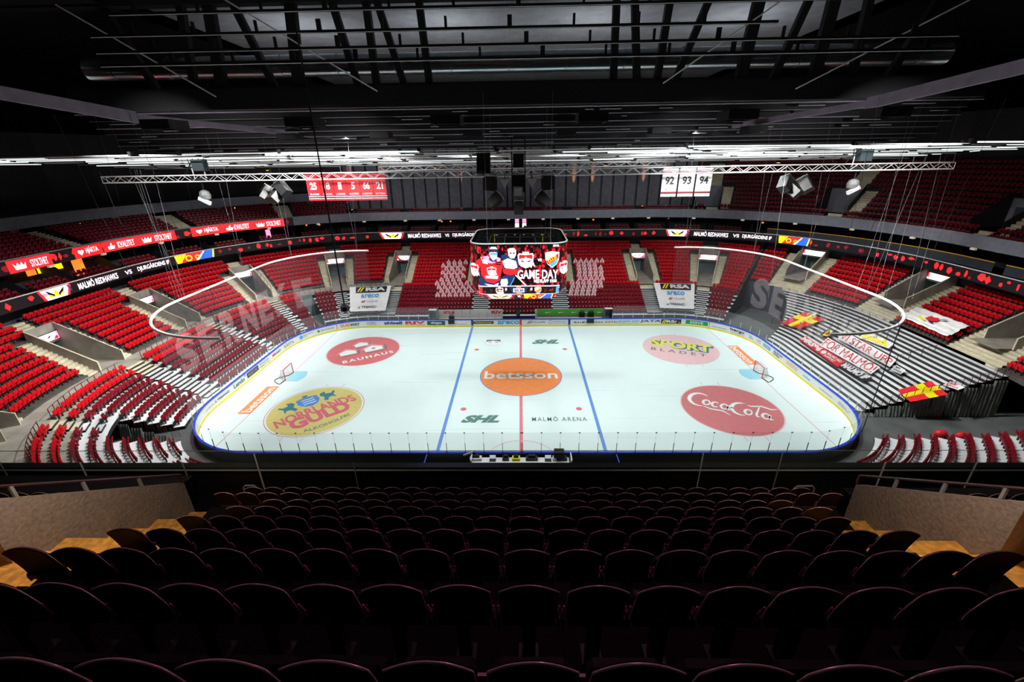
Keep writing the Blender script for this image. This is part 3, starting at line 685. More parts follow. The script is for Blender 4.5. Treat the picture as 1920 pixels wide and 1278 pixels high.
for v in VR: vomitory(v, 15.4, 20.5, 5.35, 9.3, 'R'); sign(v, 20.45, 7.85)

# --- dark passages at the far corners and the wall behind the top row
mb = MB()
mb.quad(P(-38.4, 8.8, 0), P(-36, 8.8, 0), P(-36, 8.8, 3.6), P(-38.4, 8.8, 3.6), TEALW)
for u in (-38.45, -36.0): mb.poly([P(u, 3.2, 0), P(u, 8.8, 0), P(u, 8.8, 3.3), P(u, 3.2, .8)], DARK)
a = [P(37, 3.2, 0), P(37, 13.3, 0), P(37, 13.3, 4), P(37, 3.2, .9)]; mb.poly(a, DARK)
mb.quad(P(37, 13.25, 0), P(42.1, 13.25, 0), P(42.1, 13.25, 4.05), P(37, 13.25, 4.05), DARKB)
for i in range(17):
    t0, z = 3+.6*i, .85+.18*i; mb.quad(P(TU0(t0), t0, 0), P(TU0(t0+.6), t0+.6, 0), P(TU0(t0+.6), t0+.6, z), P(TU0(t0), t0, z), DARKB)
struct(mb.obj('wall_passage'))
mb = MB(); x = P(39.6, 13.1); n_ = N(39.6)
for k in range(3): mb.quad(P(38+k*1.3, 13.2, .1), P(38.9+k*1.3, 13.2, .1), P(38.9+k*1.3, 13.2, 2.6), P(38+k*1.3, 13.2, 2.6), BLACK)
struct(mb.obj('door_1'))
mb = MB(); sweep(mb, -104, 37, [(19.2, 7.8), (20.3, 7.8), (20.3, 9.7)], [CONC, DARKB], step=2); sweep(mb, 37, 104, [(20.5, 7.7), (20.9, 7.7), (20.9, 9.7)], [CONC, DARKB], step=2)
struct(mb.obj('wall_lower_stand'))
# --- suite level
mb = MB(); sweep(mb, -104, 104, [(20.3, 9.65), (17.6, 9.65), (17.6, 9.75), (24.5, 9.75)], [DARK, DARK, DARK], step=2)
sweep(mb, -104, 104, [(17.55, 9.6), (17.55, 10.75), (17.75, 10.75), (17.75, 9.7)], [BLACK, DARKB, DARK], step=2); struct(mb.obj('floor_suites'))
mb = MB(); sweep(mb, -104, 104, [(24.3, 9.7), (24.3, 12.5)], [DARK], step=2); struct(mb.obj('wall_suites'))
mb = MB(); sweep(mb, -104, 104, [(17.5, 10.75), (17.5, 10.83), (17.62, 10.83), (17.62, 10.75)], WHITEM, step=1.5, close=True); struct(mb.obj('trim_1'))
# --- upper fascia all round, and the tier floor above
mb = MB(); sweep(mb, -UMAX+.01, UMAX-.01, [(26, 12.5), (19.5, 12.5), (19.5, 13.85), (19.7, 13.85), (19.7, 13.2)], [DARK, FASC, STEP, DARK], step=2); struct(mb.obj('wall_upper_fascia'))
mb = MB()
mb2 = MB()
for k in range(3):   # far side short rows
    t0, z = 19.7+.85*k, 13.2+.3*k; rowgeo(mb, -28, 28, t0, t0+.85 if k < 2 else 25, z, z-.3 if k else 13.2, 'seat', DARK, RISER)
    if k:
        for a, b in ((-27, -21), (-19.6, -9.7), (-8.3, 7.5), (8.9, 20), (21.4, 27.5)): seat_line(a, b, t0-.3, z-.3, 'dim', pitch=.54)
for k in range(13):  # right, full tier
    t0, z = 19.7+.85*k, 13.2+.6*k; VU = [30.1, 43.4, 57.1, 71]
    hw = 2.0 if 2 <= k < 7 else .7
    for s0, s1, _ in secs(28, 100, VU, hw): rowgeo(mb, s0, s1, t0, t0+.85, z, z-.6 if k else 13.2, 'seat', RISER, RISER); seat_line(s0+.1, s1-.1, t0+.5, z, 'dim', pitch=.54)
    for v in VU:
        if 2 <= k < 7: rowgeo(mb, v+.95, v+2.0, t0, t0+.85, z, z-.6, 'stair', STEP, STEP)
        else: rowgeo(mb, v-.7, v+.7, t0, t0+.85, z, z-.6 if k else 13.2, 'stair', STEP, STEP)
for k in range(8):   # left, gentle rows in front of the bar
    t0, z = 19.7+.85*k, 13.2+.26*k; VL = [-35.5, -46.5, -57.0, -68, -80]
    for s0, s1, _ in secs(-104, -28, VL, .8):
        rowgeo(mb, s0, s1, t0, t0+.85 if k < 7 else 33, z, z-.26 if k else 13.2, 'seat', RISER, RISER)
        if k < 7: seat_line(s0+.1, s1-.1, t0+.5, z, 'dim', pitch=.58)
    for v in VL: rowgeo(mb, v-.8, v+.8, t0, t0+.85, z, z-.26 if k else 13.2, 'stair', STEP if k < 4 else DARK, STEP)
struct(mb.obj('floor_upper_tier'))
mb = MB()
for v in VU:
    t0 = 25.6
    mb.quad(P(v-2, t0, 13.8), P(v+.9, t0, 13.8), P(v+.9, t0, 17.3), P(v-2, t0, 17.3), FASC); mb.quad(P(v-1.6, t0-.03, 14.4), P(v+.5, t0-.03, 14.4), P(v+.5, t0-.03, 16.4), P(v-1.6, t0-.03, 16.4), DARKB)
    for e in (v-2, v+.9): mb.poly([P(e, 21.4, 14.2), P(e, 21.4, 15.2), P(e, t0, 18.2), P(e, t0, 14.2)], DARK)
struct(mb.obj('wall_upper_entrance'))
mb = MB(); sweep(mb, -104, -28, [(33, 13), (33, 26)], [BLACK], step=3); sweep(mb, 28, 104, [(30.8, 20.4), (32, 20.4), (32, 27)], [BLACK, BLACK], step=3); struct(mb.obj('wall_outer'))
mb = MB(); sweep(mb, -104, -30.5, [(34, 15.6), (26.5, 15.6), (26.5, 16.9), (26.7, 16.9), (33, 16.9)], [DARK, FASC, STEP, DARK], step=2); struct(mb.obj('wall_left_balcony'))
mb = MB()
for u in (-32.2, -41.3, -50.0, -57.6, -64.6, -72): p = P(u, 26.9); n_ = N(u); mb.box((p.x, p.y, 15.0), (.9, .5, 1.4), FASC, rz=atan2(n_.y, n_.x)-pi/2)
struct(mb.obj('wall_pillars'))
# far drape wall with panels
mb = MB()
for i in range(30):
    x0 = -31.5+i*2.1; mb.add([Vector((x0, 39.3, 14.0)), Vector((x0+1.75, 39.3, 14.0)), Vector((x0+1.75, 39.3, 24)), Vector((x0, 39.3, 24)), Vector((x0, 39.6, 14.0)), Vector((x0+1.75, 39.6, 14.0)), Vector((x0+1.75, 39.6, 24)), Vector((x0, 39.6, 24))], [(0, 1, 2, 3), (0, 3, 7, 4), (1, 5, 6, 2)], CURT)
mb.quad(Vector((-31.5, 39.7, 13.5)), Vector((31.5, 39.7, 13.5)), Vector((31.5, 39.7, 26)), Vector((-31.5, 39.7, 26)), BLACK); struct(mb.obj('wall_far'))
for sx in (-1, 1):
    mb = MB(); mb.quad(Vector((sx*31.5, 39.7, 13)), Vector((sx*31.5, 48, 13)), Vector((sx*31.5, 48, 26)), Vector((sx*31.5, 39.7, 26)), DARK); struct(mb.obj('wall_left_return' if sx < 0 else 'wall_right_return'))
mb = MB(); z = 36
mb.quad(Vector((-36, -60, z)), Vector((36, -60, z)), Vector((36, 75, z)), Vector((-36, 75, z)), ROOF)
for a, b in ((-75, -36), (36, 75)): mb.quad(Vector((a, -60, z-1)), Vector((b, -60, z-1)), Vector((b, 75, z-1)), Vector((a, 75, z-1)), BLACK)
struct(mb.obj('ceiling'))
mb = MB()
for a, b, c, d in ((-75, -60, -75, 75), (75, 75, 75, -60), (-75, 75, 75, 75), (75, -60, -75, -60)): mb.quad(Vector((a, b, -.05)), Vector((c, d, -.05)), Vector((c, d, z)), Vector((a, b, z)), BLACK)
struct(mb.obj('wall_hall'))
# orange washes on the far drapes come from small uplights standing on the gangway
mbf = MB(); mbf.box((0, 0, .1), (.3, .3, .2), BLACK); mbf.box((0, 0, .21), (.2, .2, .02), L_WARM)
up0 = None
for i, x in enumerate((-30.5, -24.6, -10.6, 9.6, 12.9, 21.9, 26)):
    o = mbf.obj('uplight') if up0 is None else up0.copy()
    if up0 is None: up0 = o
    else: COL.objects.link(o)
    o.location = (x, 38.2, 13.8); tag(o, 'small uplight at the foot of the far dark drape, %s from the left' % ordn(i), 'uplight', 'uplights along the far wall')
    spot('uplight_lamp', (x, 38.2, 14.1), (x, 39.3, 19.5), 9000, (1, .42, .18), 9, .8, .05)

CURVE_STEP[0] = .45
# ================================================================== LED RIBBONS
def rfn(t, z0):
    return lambda x, y, d=0: P(x, t-d*.4-.01, z0+y)
def blobs(mb, u0, u1, h, fn, dens=1.0, seed=1, big=1.0):
    R = random.Random(seed); u = u0
    while u < u1-.6:
        w = R.uniform(.25, 1.1)*big; hh = R.uniform(.25, .95)*h; y0 = R.uniform(.02, max(.03, h-hh)); n = R.choice([4, 5, 6, 7])
        pts = [(u+w/2+w/2*cos(2*pi*i/n+R.uniform(-.2, .2))*R.uniform(.6, 1), min(h, max(0, y0+hh/2+hh/2*sin(2*pi*i/n)*R.uniform(.6, 1)))) for i in range(n)]
        shape(mb, pts, layer(fn, .02), R.choice([L_RED, L_RED, L_DRED])); u += w*R.uniform(.7, 2.2)/dens
def heart(mb, fn, cx, cy, s): shape(mb, [(cx+s*.055*16*sin(t)**3/1.6, cy+s*.055*(13*cos(t)-5*cos(2*t)-2*cos(3*t)-cos(4*t))/1.6) for t in [2*pi*i/24 for i in range(24)]], fn, L_WHITE)
rib = empty('led_ribbon', 'lower LED ribbon with team names running round the arena under the suites', 'screen')
mb = MB(); h = 1.05; sweep(mb, -104, 104, [(17.5, 9.65), (17.42, 9.65), (17.42, 10.72), (17.5, 10.72)], L_BLACK, step=1.5); mb.obj('screen_housing', rib)
F2 = rfn(17.42, 9.67)
mb = MB()
for i, (a, b) in enumerate(((-100, -68), (-67, -64.8), (-45.2, -25), (-7.5, 23), (42.6, 100))): blobs(mb, a, b, h, F2, .9, 10+i)
cp = mb.obj('crowd_picture', rib); cp['label'] = 'red crowd shapes on black'; cp['kind'] = 'stuff'
EY = [(-66, -62.6), (-23.9, -19.9), (24.2, 27.6)]
for a, b in EY:
    mb = MB(); eyes(mb, F2, a, b, 0, h); mb.obj('team_emblem', rib)['label'] = 'hawk eyes and beak on white'
def teamtext(a, b, c, d, e, f):
    mb = MB(); g = layer(F2, .02)
    for tx, p0, p1, y0, y1 in (('MALMÖ REDHAWKS', a, b, .14, .80), ('VS', c, d, .25, .75), ('DJURGÅRDENS IF', e, f, .14, .80)):
        mb = MB(); put_text(mb, tx, g, p0, y0, p1, y1, L_WHITE, .018); mb.obj('team_lettering', rib)['label'] = 'white lettering '+tx.title()
teamtext(-61.9, -57.0, -56.1, -55.3, -54.6, -50.9); teamtext(-19.3, -13.6, -12.9, -12.2, -11.6, -6.4); teamtext(28.2, 32.7, 33.3, 34.1, 34.5, 38.1)
for a, b in ((-50.2, -45.5), (38.9, 42.6)):
    mb = MB(); dif_strip(mb, F2, a, b, 0, h); mb.obj('team_emblem', rib)['label'] = 'yellow, red and blue club stripes'
rib2 = empty('led_ribbon', 'upper LED ribbon on the left with crowns, hearts and thumbs in white on red', 'screen')
mb = MB(); h = 1.2; sweep(mb, -104, -35, [(19.5, 12.5), (19.42, 12.5), (19.42, 13.75), (19.5, 13.75)], L_BLACK, step=1.5); mb.obj('screen_housing', rib2)
F1 = rfn(19.42, 12.53); mb = MB(); blobs(mb, -104, -35.2, h, F1, 1.5, 77, 1.3); cp = mb.obj('crowd_picture', rib2); cp['label'] = 'red shapes on black'; cp['kind'] = 'stuff'
def crown(mb, fn, x0, x1, y0, y1): shape(mb, [(x0+(x1-x0)*a, y0+(y1-y0)*b) for a, b in [(.1, 0), (.9, 0), (1, .9), (.8, .45), (.65, .95), (.5, .5), (.35, .95), (.2, .45), (0, .9)]], fn, L_WHITE)
def thumb(mb, fn, x0, x1, y0, y1): shape(mb, [(x0+(x1-x0)*a, y0+(y1-y0)*b) for a, b in [(0, 0), (.85, 0), (1, .5), (.6, .55), (.65, 1), (.45, .95), (.35, .5), (0, .5)]], fn, L_WHITE)
g = layer(F1, .05)
for kind, a, b, c, d in (('STOLTHET', -65.3, -64.1, -63.7, -62.0), ('HJÄRTA', -58.6, -58.0, -57.7, -56.3), ('KVALITET', -55.3, -54.6, -54.3, -52.6), ('STOLTHET', -51.8, -50.8, -50.5, -48.7), ('HJÄRTA', -46.1, -45.4, -45.2, -43.7), ('KVALITET', -42.8, -42.0, -41.9, -40.2), ('STOLTHET', -39.4, -38.4, -38.2, -36.5)):
    mb = MB()
    for i in range(3):
        p0, p1 = a-.5+(d+.9-a)*i/3, a-.5+(d+.9-a)*(i+1)/3; mb.quad(F1(p0, 0, .1), F1(p1, 0, .1), F1(p1, h, .1), F1(p0, h, .1), L_RED)
    g = layer(F1, .14); {'STOLTHET': crown, 'KVALITET': thumb}.get(kind, lambda m_, f_, x0, x1, y0, y1: heart(m_, f_, (x0+x1)/2, (y0+y1)/2, .62))(mb, g, a, b, .25, .95)
    put_text(mb, kind, g, c, .22, d, .9 if kind == 'HJÄRTA' else .95, L_WHITE, .015); mb.obj('slogan', rib2)['label'] = 'white word '+kind.capitalize()+' on red'
CURVE_STEP[0] = None
# little pale lamps under the fascia
lb = None
for i, u in enumerate(range(-68, 73, 6)):
    if lb is None:
        m_ = MB(); m_.box((0, 0, 0), (.5, .3, .22), mat('lamp_cover', (.8, .78, .6), .5, emit=.25)); lb = m_.obj('emergency_lamp'); o = lb
    else: o = lb.copy(); COL.objects.link(o)
    p = P(u, 19.35, 12.42); n_ = N(u); o.location = p; o.rotation_euler = (0, 0, atan2(n_.y, n_.x)-pi/2)
    tag(o, 'small pale box lamp under the grey fascia, %s from the left' % ordn(i), 'lamp', 'box lamps under the grey fascia')
# bar and suite lamps, far away
def lamp(u, t, z, lab, m=L_WARM, r=.16):
    mb = MB(); mb.tube([(0, 0, .1), (0, 0, .5)], .02, BLACK, 4)
    vs = [(r*cos(a)*c_, r*sin(a)*c_, s_) for s_, c_ in ((-.12, .4), (-.05, 1), (.08, .9), (.14, .3)) for a in [2*pi*i/10 for i in range(10)]]
    mb.add(vs, [(10*j+i, 10*j+(i+1) % 10, 10*j+10+(i+1) % 10, 10*j+10+i) for j in range(3) for i in range(10)]+[tuple(range(10))[::-1], tuple(range(30, 40))], m)
    o = mb.obj('pendant_lamp'); o.location = P(u, t, z); tag(o, lab, 'lamp', 'warm pendant lamps in the bar and suites')
for i, (u, z) in enumerate(((-64.5, 15.1), (-57.8, 15.2), (-53.6, 15.1), (-52.0, 15.0), (-47.5, 15.1), (-44.5, 15.0), (-39.5, 15.1))): lamp(u, 28.5, z, 'warm pendant lamp in the dark bar above the upper ribbon, %s from the left' % ordn(i))
for i, (u, z) in enumerate(((-31.8, 11.9), (-14.2, 11.8), (-12.6, 11.8), (-33.3, 12.0), (13.2, 11.8), (25.1, 11.9), (36.0, 11.8), (57.5, 12.0))): lamp(u, 22.6, z, 'orange lamp inside the suites below the grey fascia, %s of eight' % ordn(i), L_OR)
# suite windows and lit screens
def panel(u, t, z0, w, h_, m, name, lab, cat='screen'):
    mb = MB(); a, b = u-w/2, u+w/2; mb.add([P(a, t, z0), P(b, t, z0), P(b, t, z0+h_), P(a, t, z0+h_), P(a, t+.1, z0), P(b, t+.1, z0), P(b, t+.1, z0+h_), P(a, t+.1, z0+h_)], [(0, 1, 2, 3), (0, 4, 5, 1), (1, 5, 6, 2), (2, 6, 7, 3), (3, 7, 4, 0)], m)
    return tag(mb.obj(name), lab, cat)
for i, (u, w) in enumerate(((-60.9, .9), (-59.6, 1.2), (-58.1, 1.2))): panel(u, 23, 11.2, w, .8, L_YEL if i else L_OR, 'wall_screen', 'yellow lit panel in the left suites, %s from the left' % ordn(i))
panel(-56.4, 22.4, 10.1, .9, 2.1, L_OR, 'wall_screen', 'tall yellow lit door panel in the left suites beside the stairs')
for i, (u, m) in enumerate(((-.55, L_PINK), (.75, L_PINK))):
    panel(u, 21.5, 10.6, .85, 1.9, L_BLACK, 'wall_screen', 'bright pink and white screen above the scoreboard, %s of two' % ordn(i))
    panel(u, 21.4, 10.8, .7, .7, L_WHITE, 'screen_picture', 'white picture on the pink screen, %s of two' % ordn(i)); panel(u, 21.38, 11.6, .7, .7, L_PINK, 'screen_picture', 'pink picture on the screen above the scoreboard, %s of two' % ordn(i))
panel(-37.8, 22, 10.6, .5, 1.3, L_PINK, 'wall_screen', 'small pink screen in the left suites below the ribbon')
# suite parapets, seats and the long bar counters on the right
mb = MB()
for u in range(-100, 36, 5):
    mb.quad(P(u, 18.2, 9.75), P(u, 24.2, 9.75), P(u, 24.2, 12.5), P(u, 22, 12.5), DARKB)
struct(mb.obj('wall_suite_partition'))
for k in range(3):
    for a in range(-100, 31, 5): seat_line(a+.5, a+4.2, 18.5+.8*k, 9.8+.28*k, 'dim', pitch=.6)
for i, (a, b, t, z) in enumerate(((36.8, 59.0, 21.2, 11.1), (60.2, 100, 21.2, 11.1), (38, 57.5, 18.6, 10.3), (58.5, 100, 18.6, 10.3))):
    m_ = MB(); sweep(m_, a, b, [(t, z-1.0), (t, z), (t+.5, z)], [DARKB, DARK], step=2); o = m_.obj('bar_counter')
    tag(o, ['upper blue bar counter with gold edge on the right, long part', 'upper blue bar counter with gold edge at the right photo edge', 'lower bar counter just behind the right ribbon, long part', 'lower bar counter behind the ribbon at the right photo edge'][i], 'counter', 'bar counters on the right')
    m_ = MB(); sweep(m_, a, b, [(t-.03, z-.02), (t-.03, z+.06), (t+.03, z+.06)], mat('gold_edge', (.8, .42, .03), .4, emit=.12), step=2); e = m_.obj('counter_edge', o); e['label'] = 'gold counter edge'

# ================================================================== CURVED RAILS AND NETS
for s in (-1, 1):
    side = 'left' if s < 0 else 'right'
    path = [P(s*u, .35, 11, 0) for u in urange(20.5, UMAX0-20.8, .7)]
    mb = MB(); mb.tube(path, .11, WHITEM, 8); o = mb.obj('curved_rail', smooth=True); tag(o, 'long white curved rail hanging above the %s end of the rink' % side, 'rail', 'curved white rails')
    nb = MB(); us = [s*u for u in urange(20.8, 54.3, 1.0)]
    vs = [];
    for u in us: vs += [P(u, .35, 3.0, 0), P(u, .35, 10.9, 0)]
    nb.add(vs, [(2*i, 2*i+1, 2*i+3, 2*i+2) for i in range(len(us)-1)], NET)
    n_o = nb.obj('safety_net'); tag(n_o, 'sheer dark safety net with pale builder lettering at the %s end' % side, 'net', 'safety nets behind the goals')
    tb = MB(); a, b = (-50.6, -27.8) if s < 0 else (30.6, 51.0)
    fn = lambda x, y: P(x, .25, y, 0)
    n8 = 'SERNEKE'; w = (b-a)/7
    for i, ch in enumerate(n8): put_text(tb, ch, fn, a+i*w+.25, 4.4, a+(i+1)*w-.35, 8.2, NETL, .05)
    tb.obj('net_lettering', n_o)['label'] = 'pale translucent lettering'
    rb = MB(); p = P(s*54.3, .3, 0, 0); rb.tube([(p.x, p.y, 1.2), (p.x, p.y, 11)], .035 if s > 0 else .012, BLACK if s > 0 else MGREY, 5); r_ = rb.obj('net_rope'); tag(r_, 'thin rope at the near edge of the %s safety net' % side, 'rope')
    hang = MB()
    for i, u in enumerate((22, 30, 38, 47, 56, 62)):
        hb = MB(); p = P(s*u, .35, 11, 0); hb.tube([p, (p.x+s*1.5, p.y+(2 if i < 3 else 0), 25)], .012, STEEL_G, 4); hb.tube([p, (p.x-s*1.0, p.y, 25)], .012, STEEL_G, 4)
        tag(hb.obj('rail_cable'), 'thin white cables holding the %s curved rail, %s from the far side' % (side, ordn(i)), 'cable', 'thin hanging cables')

# ================================================================== RAILINGS
def railing(pts, h, lab, post=1.4, m=RAILM, name='railing', mid=True, group=None, r=.025):
    g = empty(name, lab, 'railing', pts[0], group); base = Vector(pts[0]); q = [Vector(p)-base for p in pts]
    mb = MB(); mb.tube([p+Vector((0, 0, h)) for p in q], r, m, 5); mb.obj('top_rail', g)
    if mid: mb = MB(); mb.tube([p+Vector((0, 0, h*.12)) for p in q], r*.7, m, 4); mb.obj('bottom_rail', g)
    pb = MB(); pb.box((0, 0, h/2), (.04, .04, h), m); first = None; d = 0; nxt = 0
    for i in range(len(q)-1):
        L = (q[i+1]-q[i]).length; 
        while nxt <= d+L+1e-6:
            p = q[i].lerp(q[i+1], (nxt-d)/L if L else 0)
            if first is None: first = pb.obj('post', g); o = first
            else: o = first.copy(); COL.objects.link(o)
            o.location = p; nxt += post
        d += L
    return g
A = VA
for i in range(len(A)-1):
    a, b = A[i]+1.25, A[i+1]-1.25
    if b < -85 or (a > -85 and a < -79): pass
    railing([P(u, 9.0, 3.6) for u in urange(a, b, 1.6)], .95, 'dark red railing along the left walkway, %s from the near corner' % ordn(i), .75, group='walkway railings')
def stair_rail(u, t0, z0, t1, z1, lab, grp): return railing([P(u, t0, z0), P(u, t1, z1)], .85, lab, 1.0, group=grp, mid=False)
for v in VA[1:]:
    stair_rail(v+1.37+.02, 11.1, 4.6, 16.7, 7.6, 'handrail on the entrance wall, '+SIGN_WHERE[v], 'entrance handrails')
for i, v in enumerate((43.5, 47, 52, 56.5, 61, 65.5)):
    for j in range(1):
        if v < 46: continue
        railing([P(v, 5+k*1.2, .3+.195*int((5+k*1.2-1.2)/.64)) for k in range(7)], .8, 'thin dark rail down the white standing terrace, %s from the far end' % ordn(i-1), 1.2, BLACK, 'terrace_rail', False, 'terrace rails', .018)
# guard fences on the cut edges of the stands
def cut_fence(side, tl, y, lab):
    for i, (t, z) in enumerate(tl):
        X = side*(HX+math.sqrt((R0+t)**2-(abs(y)-HY)**2)); X2 = side*(HX+math.sqrt((R0+t+.6)**2-(abs(y)-HY)**2))
        g = MB(); p = Vector((X, y, z)); q = Vector((X2, y, z))
        g.tube([p, p+Vector((0, 0, .95)), q+Vector((0, 0, .95)), q], .02, RAILM, 4)
        for k in range(1, 6): r_ = p.lerp(q, k/6); g.tube([r_, r_+Vector((0, 0, .93))], .010, RAILM, 3)
        tag(g.obj('guard_fence'), lab+', %s from the rink' % ordn(i), 'fence', lab)
cut_fence(1, [(1.2+.64*k, .3+.195*k) for k in range(19)], -8.0, 'barred guard fence on the cut edge of the white terrace')
cut_fence(-1, [(1.2+.865*k, .3+.39*k) for k in range(5)], -11.9, 'barred guard fence at the near edge of the left stand')
# grey tarpaulins hanging from the cut edges
def tarp(side, t, z, y, w, lab, grp):
    m_ = MB(); n = 14; X = lambda tt: side*(HX+math.sqrt((R0+tt)**2-(abs(y)-HY)**2)); vs = []
    for j in range(5):
        for i in range(n+1):
            tt = t+w*i/n; amp = .05+.04*j; vs.append((X(tt), y-.08-amp*(1+sin(i*1.7+t*3+j*.3)), (z-.05)*(1-j/4)))
    m_.add(vs, [(j*(n+1)+i, j*(n+1)+i+1, (j+1)*(n+1)+i+1, (j+1)*(n+1)+i) for j in range(4) for i in range(n)], TARP)
    tag(m_.obj('tarpaulin', smooth=True), lab, 'tarpaulin', grp)
for k in range(10): tarp(1, 1.2+1.2*k, .3+.366*k, -8.1, 1.15, 'hanging grey tarpaulin beside the white terrace, %s from the rink' % ordn(k), 'tarpaulins at the right gap')
for k in range(5): tarp(-1, 1.2+.865*k, .3+.39*k, -12.0, .84, 'hanging grey tarpaulin at the left stand gap, %s from the rink' % ordn(k), 'tarpaulins at the left gap')
# people-free clutter in the right gap
for i, (x, y, m, c) in enumerate(((35.5, -11.5, RED, 'red'), (37, -11.8, RED, 'red'), (41.5, -12.2, ORANGE, 'orange'), (38.8, -12.4, SKY, 'blue'), (44.0, -12.4, YEL, 'yellow'))):
    m_ = MB(); vs = []
    for j, (r, z) in enumerate(((.42, 0), (.5, .25), (.38, .5), (.15, .58))): vs += [(r*cos(2*pi*k/9)*(1+.2*((k+j) % 2)), r*.7*sin(2*pi*k/9), z) for k in range(9)]
    m_.add(vs, [(9*j+k, 9*j+(k+1) % 9, 9*j+9+(k+1) % 9, 9*j+9+k) for j in range(3) for k in range(9)]+[tuple(range(27, 36))], m)
    o = m_.obj('equipment_bag', smooth=True); o.location = (x, y, 0.01); tag(o, '%s bundle of gear on the floor of the right gap, %s from the rink' % (c, ordn(i)), 'bag')

# ================================================================== BANNERS, FLAGS, SHIRTS
def slopefn(u0, t0, z0, dz, lift=.0):
    """x along the row, y up the slope"""
    return lambda x, y, d=0: P(u0+x, t0+y, z0+y*dz+lift+d*.5)
def cloth(name, lab, cat, fn, w, h_, m, wav=.05, nx=14, ny=10, group=None):
    m_ = MB(); vs = [fn(w*i/nx, h_*j/ny, wav*sin(j*2.3)*.5+wav*.4*sin(i*1.9+j)) for j in range(ny+1) for i in range(nx+1)]
    m_.add(vs, [(j*(nx+1)+i, j*(nx+1)+i+1, (j+1)*(nx+1)+i+1, (j+1)*(nx+1)+i) for j in range(ny) for i in range(nx)], m)
    return tag(m_.obj(name), lab, cat, group), m_
QD = {'flagfar': [(34.13, 11.07, 1.63), (35.25, 8.57, 1.78), (38.52, 9.23, 2.8), (37.68, 12.16, 2.78)], 'flagnear': [(35.11, -6.82, 1.7), (34.68, -8.87, 1.62), (37.5, -9.05, 2.48), (37.99, -6.68, 2.57)],
      'vi': [(36.92, 4.32, 2.24), (37.03, -3.23, 2.28), (38.26, -2.31, 2.66), (38.4, 5.51, 2.69)], 'for': [(34.75, 3.82, 1.59), (35.11, -3.58, 1.69), (36.43, -2.85, 2.09), (36.34, 5.06, 2.07)],
      'mrs': [(33.88, 6.39, 1.32), (33.57, -1.1, 1.26), (34.71, -0.52, 1.57), (34.76, 6.57, 1.59)], 'mif': [(33.77, -0.95, 1.28), (33.88, -4.34, 1.32), (34.83, -4.2, 1.6), (34.69, -0.63, 1.56)],
      'yel': [(38.56, 3.4, 2.75), (39.1, -0.09, 2.91), (40.1, 0.47, 3.22), (40.03, 4.38, 3.2)], 'shield': [(35.97, 6.0, 1.96), (36.45, 4.96, 2.11), (37.59, 5.78, 2.45), (37.32, 6.88, 2.36)],
      'x1': [(37.3, 11.6, 2.6), (37.78, 10.35, 2.65), (38.8, 10.8, 2.95), (38.27, 12.1, 2.85)], 'x2': [(36.54, -3.52, 2.13), (36.73, -5.09, 2.18), (37.83, -4.53, 2.52), (37.91, -2.8, 2.54)], 'x3': [(37.83, -7.51, 2.58), (38.34, -9.0, 2.72), (39.35, -8.9, 3.02), (39.2, -7.07, 2.94)],
      'rsaL': [(-25.41, 17.83, 1.39), (-20.28, 18.37, 1.33), (-20.49, 23.45, 3.78), (-26.87, 22.67, 3.8)], 'rsaR': [(20.66, 18.47, 1.38), (25.44, 17.84, 1.39), (26.95, 22.67, 3.82), (20.87, 23.53, 3.81)], 'cloth': [(43.33, 4.58, 4.95), (43.2, -1.56, 4.9), (45.26, -1.3, 6.0), (45.26, 4.76, 6.0)]}
for s in (-1, 1):
    w = 6.6; base = quadfn(QD['rsaL' if s < 0 else 'rsaR'], 6.6, 6.2, .12)
    o, _ = cloth('sponsor_banner', 'x', 'banner', base, w, 6.2, CLOTH, .02, group='white sponsor banners')
    o['label'] = 'large white sponsor banner lying over the far seats to the %s of the scoreboard' % ('left' if s < 0 else 'right')
    tb = MB(); g = layer(base, .08)
    for i in range(4): tb.quad(g(1.0+i*1.25, 4.5), g(2.25+i*1.25, 4.5), g(2.25+i*1.25, 6.0), g(1.0+i*1.25, 6.0), INK)
    g2 = layer(base, .12)
    for k in range(2): shape(tb, [(1.2+k*.45, 4.7), (1.45+k*.45, 4.7), (1.95+k*.45, 5.8), (1.7+k*.45, 5.8)], g2, YEL)
    put_text(tb, 'RSA', g2, 2.6, 4.8, 5.8, 5.75, WHITE, .05); put_text(tb, 'areco', g, 1.9, 3.2, 4.9, 4.1, SKY, .02)
    shape(tb, [(1.9, 2.0), (2.1, 2.0), (2.5, 2.5), (2.3, 2.5)], g, INK); shape(tb, [(2.2, 2.0), (2.4, 2.0), (2.8, 2.5), (2.6, 2.5)], g, RED); put_text(tb, 'Climat80', g, 3.0, 2.05, 4.9, 2.5, MGREY, 0)
    put_text(tb, 'TREANO', g, 2.1, .65, 4.8, 1.2, INK, .01); shape(tb, [(1.4, .65), (1.9, .65), (1.65, 1.2)], g, MGREY)
    tb.obj('banner_print', o)
# big white cloth with bird emblem on the right seats
base = quadfn(QD['cloth'], 6.6, 4.0, .1); o, _ = cloth('fan_banner', 'big plain white cloth with small red and yellow bird over the right seats', 'banner', base, 6.6, 4.0, CLOTH, .12)
tb = MB(); q = lambda pts, d, m: shape(tb, pts, layer(base, d), m)
q([(2.7, 1.5), (3.2, 1.3), (3.9, 1.6), (4.1, 2.2), (3.7, 2.7), (3.3, 2.4), (2.9, 2.6)], .25, RED); q([(1.8, 1.3), (2.3, 1.0), (3.0, .9), (3.1, 1.1), (2.4, 1.4), (2.0, 1.7)], .25, YEL); q([(3.6, .9), (4.0, 1.1), (3.9, 1.4), (3.5, 1.2)], .25, NAVY); q([(3.8, 2.4), (4.6, 2.7), (4.7, 3.1), (4.2, 2.9)], .25, MGREY)
tb.obj('banner_print', o)['label'] = 'small red and yellow bird'
tslope = .205/.6
